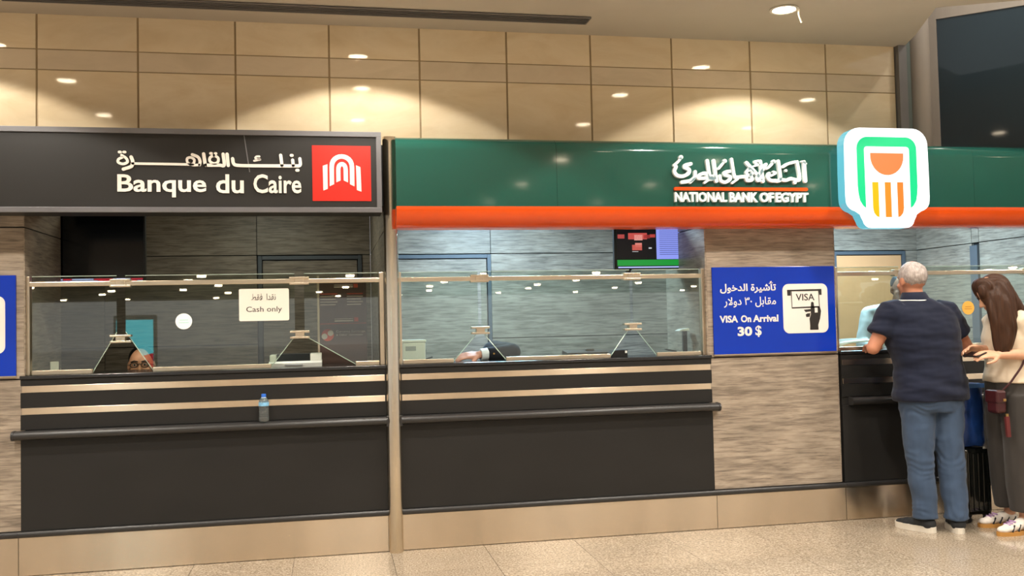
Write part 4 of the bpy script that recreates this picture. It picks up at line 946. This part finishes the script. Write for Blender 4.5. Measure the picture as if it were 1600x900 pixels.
up_m = mat('white_patterned_shoe', '#d9d0c6', .7, vary=.12, vscale=(30, 30, 30)); gum = mat('gum_sole', '#b5823f', .55, vary=.06)
lilac = mat('lilac_laces', '#b58fc0', .7, vary=.08); blk = mat('black_shoe_stripe', '#1d1b1d', .7, vary=.08)
for cc, dd in (((4.345, -.690), (-1, -.12)), ((4.40, -.46), (-1, .05))):
    u_, c3, d3, r3 = shoe(wp_, cc, dd, .275, .095, up_m, gum, h=.085, sole=.024)
    for t in (-.12, -.05, .02, .09):
        for sd in (-1, 1):
            P0 = c3 + d3*t*.7 + r3*sd*.043 + V((0, 0, .026)); tube('side_stripe', [P0, P0 + d3*(-.025) - r3*sd*.008 + V((0, 0, .040))], .0055, blk, u_, seg=6)
    for t in (.0, .022, .044): tube('lace', [c3 + d3*(.02 + t) - r3*.025 + V((0, 0, .084 - t*.35)), c3 + d3*(.02 + t) + r3*.025 + V((0, 0, .084 - t*.35))], .005, lilac, u_, seg=6)

# what they hold and carry
ph = thing('mobile_phone', (4.165, -.62, 1.15), 'dark mobile phone in the hands of the long-haired woman', 'phone')
bm = bmesh.new(); add_bx(bm, -.038, .038, -.076, .076, -.004, .004, .003); bmesh.ops.rotate(bm, verts=bm.verts, cent=(0, 0, 0), matrix=Matrix.Rotation(math.radians(-22), 3, 'Y')); bmesh.ops.translate(bm, verts=bm.verts, vec=(4.150, -.625, 1.168)); add('phone_case', fin(bm, 'phone_case'), M['plastic_black'], ph)
bm = bmesh.new(); add_bx(bm, -.035, .035, -.070, .070, .0042, .0048); bmesh.ops.rotate(bm, verts=bm.verts, cent=(0, 0, 0), matrix=Matrix.Rotation(math.radians(-22), 3, 'Y')); bmesh.ops.translate(bm, verts=bm.verts, vec=(4.150, -.625, 1.168)); add('phone_screen', fin(bm, 'phone_screen'), M['screen_off'], ph)

sc_ = thing('suitcase', (4.31, -.25, 0), 'glossy black hard-shell suitcase between the man and the woman', 'suitcase')
shell = mat('black_gloss_shell', '#101210', .16, vary=.1, coat=.4)
box('shell', 4.235, 4.445, -.37, -.11, .055, .515, shell, sc_, bev=.03, smooth=False)
for x in (4.265, 4.302, 4.34, 4.378, 4.415): box('shell_rib', x - .009, x + .009, -.377, -.104, .09, .48, shell, sc_, bev=.004)
for x in (4.265, 4.415):
    for y in (-.335, -.15): lathe('wheel', [(.0, -.012), (.026, -.012), (.027, 0), (.026, .012), (0, .012)], (x, y, .027), M['plastic_black'], sc_, axis=(1, 0, 0), seg=18); 
for x in (4.265, 4.415):
    for y in (-.335, -.15): box('wheel_housing', x - .02, x + .02, y - .018, y + .018, .045, .065, M['plastic_black'], sc_)
tube('pull_handle', [(4.29, -.12, .50), (4.29, -.12, 1.00), (4.37, -.12, 1.00), (4.37, -.12, .50)], .010, M['plastic_black'], sc_)
box('handle_grip', 4.277, 4.383, -.137, -.103, .985, 1.015, M['plastic_black'], sc_, bev=.006)
BX = .0; bb_ = thing('blue_bag', (4.32, -.25, .515), 'crinkled royal blue bag standing on the black suitcase', 'bag')
bluem = mat('blue_bag_fabric', '#15356f', .42, vary=.35, vscale=(14, 14, 9), bump=.25, bscale=(30, 30, 22))
def bag(bm): loft_bm(bm, [(V((4.318, -.252, .522)), V((.095, 0, 0)), V((0, .105, 0))), (V((4.318, -.252, .56)), V((.105, 0, 0)), V((0, .118, 0))), (V((4.322, -.252, .75)), V((.104, 0, 0)), V((0, .118, 0))), (V((4.325, -.252, .925)), V((.098, 0, 0)), V((0, .110, 0))), (V((4.325, -.252, .955)), V((.092, 0, 0)), V((0, .10, 0)))], pw=5)
bg = blob('bag_body', bag, .007, bluem, bb_, 3, fold(.010, 11, 8, 31))
boxes('top_band', [(4.228, 4.424, -.368, -.360, .925, .955)], mat('light_blue_band', '#4a70a8', .5, vary=.08), bb_, bev=.002)
tube('carry_handle', smooth_line([(4.26, -.29, .95), (4.265, -.29, .99), (4.30, -.29, 1.0), (4.335, -.29, .99), (4.34, -.29, .95)]), .008, M['plastic_black'], bb_)

hb = thing('handbag', (4.28, -.655, .78), 'small maroon leather handbag hanging at the woman\'s hip', 'handbag')
mar = mat('maroon_leather', '#3a1518', .35, vary=.12, vscale=(30, 30, 30), bump=.08, bscale=(120, 120, 120)); gold = mat('gold_hardware', '#caa66a', .3, 1, vary=.05)
box('bag_body', 4.226, 4.296, -.725, -.615, .785, .925, mar, hb, bev=.018); box('flap', 4.220, 4.290, -.732, -.608, .850, .936, mar, hb, bev=.014)
box('clasp', 4.262, 4.282, -.738, -.730, .865, .882, gold, hb, bev=.002); box('tassel_ring', 4.272, 4.290, -.742, -.730, .765, .785, gold, hb)
prism('tassel', [(4.268, .768), (4.294, .768), (4.302, .635), (4.276, .635)], -.744, -.728, mat('red_leather_tassel', '#5c2020', .5, vary=.1), hb)
tube('strap', smooth_line([(4.29, -.70, .935), (4.345, -.73, 1.01), (4.42, -.755, 1.16), (4.45, -.69, 1.42), (4.44, -.57, 1.475)]), .007, mar, hb)

# --- clerk at the left counter, only the upper face shows above the worktop
def seated(loc, ang, label, eye=1.23, lean=0, sw=.185, shirt='#34363c', skinh='#cb9774', hairh='#1d1a18', nose=True, stand=False):
    p = thing('person', (loc[0], loc[1], 0), label, 'person'); A = math.radians(ang); ca, sa = math.cos(A), math.sin(A); ez = eye - 1.23
    def W(x, y, z): return V((loc[0] + x*ca - y*sa + lean*max(0, z - .56), loc[1] + x*sa + y*ca, z + ez))
    def D(x, y, z): return V((x*ca - y*sa, x*sa + y*ca, z))
    if stand: leg = dict(lhip=W(-.09, -.04, .5), rhip=W(.09, -.04, .5), lkn=W(-.10, -.03, .06), rkn=W(.10, -.03, .06), lan=W(-.10, -.05, .09 - .46), ran=W(.10, -.05, .09 - .46))
    else: leg = dict(lhip=W(-.09, -.02, .50), rhip=W(.09, -.02, .50), lkn=W(-.13, .20, .46), rkn=W(.13, .20, .46), lan=W(-.13, .10, .09 - ez), ran=W(.13, .10, .09 - ez))
    Q = dict(pelvis=W(0, -.05, .56), waist=W(0, -.04, .72), chest=W(0, -.02, .90), neck=W(0, .0, 1.08), head=W(0, .03, 1.215), face=D(0, 1, .0), hup=D(0, .05, 1), lsh=W(-sw, 0, 1.01), rsh=W(sw, 0, 1.01),
             lel=W(-.24, .06, .76), rel=W(.24, .06, .76), lwr=W(-.16, .28, .72), rwr=W(.16, .28, .72), ltoe=D(0, 1, 0), rtoe=D(0, 1, 0), **leg)
    blob('body', body_build(Q, (1.0, 1.0), 1.0, [(Q['lwr'], D(.1, 1, 0), (0, 0, 1), 1, .4), (Q['rwr'], D(-.1, 1, 0), (0, 0, 1), -1, .4)], nose), .0065, skin('clerk_skin', skinh), p, 2)
    def sh(bm):
        loft_bm(bm, torso_rings(Q, (1.1, 1.1), .012, 0, 4) + [(Q['neck'] - V((0, 0, .02)), D(.068, 0, 0), D(0, .066, 0))])
        for s_ in 'lr': limb(bm, [Q['neck'] - V((0, 0, .03)), Q[s_+'sh']], [.062, .068])
        for s_ in 'lr': limb(bm, [Q[s_+'sh'], Q[s_+'sh'].lerp(Q[s_+'el'], .5), Q[s_+'el']], [.066, .062, .056]); limb(bm, [Q[s_+'el'], Q[s_+'el'].lerp(Q[s_+'wr'], .9)], [.056, .044], 'flat')
    blob('shirt', sh, .009, cloth('clerk_shirt', shirt), p, 4, fold(.006, 8, 8, loc[0]))
    def tr(bm):
        for s_ in 'lr': limb(bm, [Q[s_+'hip'], Q[s_+'hip'].lerp(Q[s_+'kn'], .5), Q[s_+'kn']], [.10, .092, .075]); limb(bm, [Q[s_+'kn'], Q[s_+'an'] + V((0, 0, .03))], [.075, .06], 'flat')
        ell_bm(bm, Q['pelvis'], (.18, .14, .12))
    blob('trousers', tr, .010, cloth('dark_trousers', '#24252a'), p, 3)
    for s_, x in (('l', -1), ('r', 1)):
        t = Q[s_+'an'] + D(0, .06, 0); shoe(p, (t.x, t.y), D(0, 1, 0), .28, .10, M['plastic_black'], M['plastic_black'])
    h = Q['head']; m3 = Matrix((D(1, 0, 0), D(0, 1, 0), V((0, 0, 1)))).transposed()
    def hr(bm): ell_bm(bm, h + D(0, -.020, .046), (.085, .091, .086), m3); ell_bm(bm, h + D(0, -.045, .0), (.081, .064, .070), m3)
    blob('short_hair', hr, .006, hair_m('clerk_hair', hairh), p, 3)
    for s_ in (-1, 1):
        bm = bmesh.new(); ell_bm(bm, h + D(s_*.032, .080, .004), (.013, .010, .008), m3); e = add('eye', fin(bm, 'eye'), mat('eye_white', '#d8d2cc', .2, vary=.02), p, True)
        bm = bmesh.new(); ell_bm(bm, h + D(s_*.032, .087, .004), (.006, .005, .006), m3); add('iris', fin(bm, 'iris'), mat('dark_iris', '#1c120c', .15, vary=.02), e, True)
        tube('eyebrow', [h + D(s_*.014, .092, .026), h + D(s_*.034, .090, .031), h + D(s_*.054, .078, .024)], .0045, mat('dark_brow', hairh, .7, vary=.05), p, seg=8, caps='round')
    return p, h, D
chair(-1.275, .74, 'black office stool hidden behind the left counter')
c1, hh, DD = seated((-1.272, .70), 184, 'clerk with glasses seen from the nose up behind the left counter', eye=1.226)
blkm = mat('black_glasses_frame', '#17140f', .3, vary=.03)
gl = None
for s_ in (-1, 1):
    pts = [hh + DD(s_*.034 + .024*math.cos(t*math.pi/10), .100, .004 + .017*math.sin(t*math.pi/10)) for t in range(21)]
    r_ = tube('glasses_rim', pts, .0028, blkm, c1, seg=8); gl = r_
    tube('glasses_arm', [hh + DD(s_*.058, .100, .006), hh + DD(s_*.078, .06, .006), hh + DD(s_*.082, .0, .002)], .0025, blkm, c1, seg=8)
tube('glasses_bridge', [hh + DD(-.011, .101, .008), hh + DD(0, .104, .011), hh + DD(.011, .101, .008)], .0025, blkm, c1, seg=8)
def mst(bm):
    for s_ in (-1, 1): tube_bm(bm, [hh + DD(0, .098, -.050), hh + DD(s_*.018, .094, -.053), hh + DD(s_*.032, .084, -.060)], [.008, .0075, .004], 8)
blob('moustache', mst, .003, hair_m('dark_moustache', '#231b16'), c1, 1)

# --- clerk in dark suit bent over the middle counter
chair(1.60, .86, 'black office stool hidden behind the middle counter')
c2 = thing('person', (1.58, .82, 0), 'clerk in dark suit bent low with one arm on the middle counter', 'person')
B = dict(pelvis=(1.60, .84, .56), waist=(1.56, .82, .76), chest=(1.40, .76, .99), neck=(1.10, .70, 1.11), head=(.985, .72, 1.045), face=(-.5, .1, -.85), hup=(-.85, 0, .5), lsh=(1.15, .53, 1.225), rsh=(1.22, .90, 1.05),
         lel=(1.235, .30, 1.245), rel=(1.05, .98, .85), lwr=(1.000, .26, 1.228), rwr=(.90, .85, .78), lhip=(1.59, .74, .52), rhip=(1.59, .93, .52), lkn=(1.18, .72, .50), rkn=(1.18, .95, .50), lan=(1.20, .72, .09), ran=(1.20, .95, .09), ltoe=(-1, 0, 0), rtoe=(-1, 0, 0))
blob('body', body_build(B, (1, 1), 1.0, [(B['lwr'], (-1, -.05, -.03), (.1, -.5, .85), -1, .35), (B['rwr'], (-1, 0, -.1), (0, 0, 1), 1, .4)]), .0065, skin('clerk_skin', '#cf9a84'), c2, 2)
suit = cloth('dark_suit_cloth', '#24252c', .05)
def sj(bm):
    loft_bm(bm, torso_rings(B, (1.15, 1.15), .014, 0, 4))
    limb(bm, [B['lsh'], V(B['lsh']).lerp(V(B['lel']), .5), B['lel']], [.095, .078, .062]); limb(bm, [B['lel'], V(B['lel']).lerp(V(B['lwr']), .78)], [.060, .048], 'flat')
    limb(bm, [B['rsh'], B['rel']], [.08, .06]); limb(bm, [B['rel'], V(B['rel']).lerp(V(B['rwr']), .85)], [.06, .046], 'flat')
    ell_bm(bm, (1.26, .66, 1.12), (.17, .15, .10))
blob('suit_jacket', sj, .008, suit, c2, 4, fold(.007, 9, 9, 2))
a_, b_ = V(B['lel']).lerp(V(B['lwr']), .76), V(B['lel']).lerp(V(B['lwr']), .97)
tube('shirt_cuff', [a_, b_], [.043, .041], mat('white_cuff', '#e6eef0', .7, vary=.02), c2, seg=20); lathe('cuff_button', [(0, 0), (.006, 0), (.006, .003), (0, .003)], tuple(V(B['lel']).lerp(V(B['lwr']), .6) + V((0, -.052, .0))), gold, c2, axis=(0, -1, 0), seg=12)
def st(bm):
    for s_ in 'lr': limb(bm, [B[s_+'hip'], B[s_+'kn']], [.10, .075]); limb(bm, [B[s_+'kn'], V(B[s_+'an']) + V((0, 0, .03))], [.075, .06], 'flat')
    ell_bm(bm, B['pelvis'], (.15, .18, .12))
blob('trousers', st, .010, suit, c2, 3)
blob('short_hair', lambda bm: ell_bm(bm, (1.0, .72, 1.075), (.095, .086, .08)), .006, hair_m('grey_black_hair', '#3a3836'), c2, 3)
for s_ in 'lr': shoe(c2, (B[s_+'an'][0] - .06, B[s_+'an'][1]), (-1, 0), .28, .10, M['plastic_black'], M['plastic_black'])

# --- clerk in pale blue shirt behind the right counter
seated((4.635, 1.12), 158, 'clerk in pale blue shirt standing behind the right counter', eye=1.67, lean=.24, sw=.225, shirt='#ecf0ea', skinh='#9c6f55', hairh='#2b2c30', stand=True)
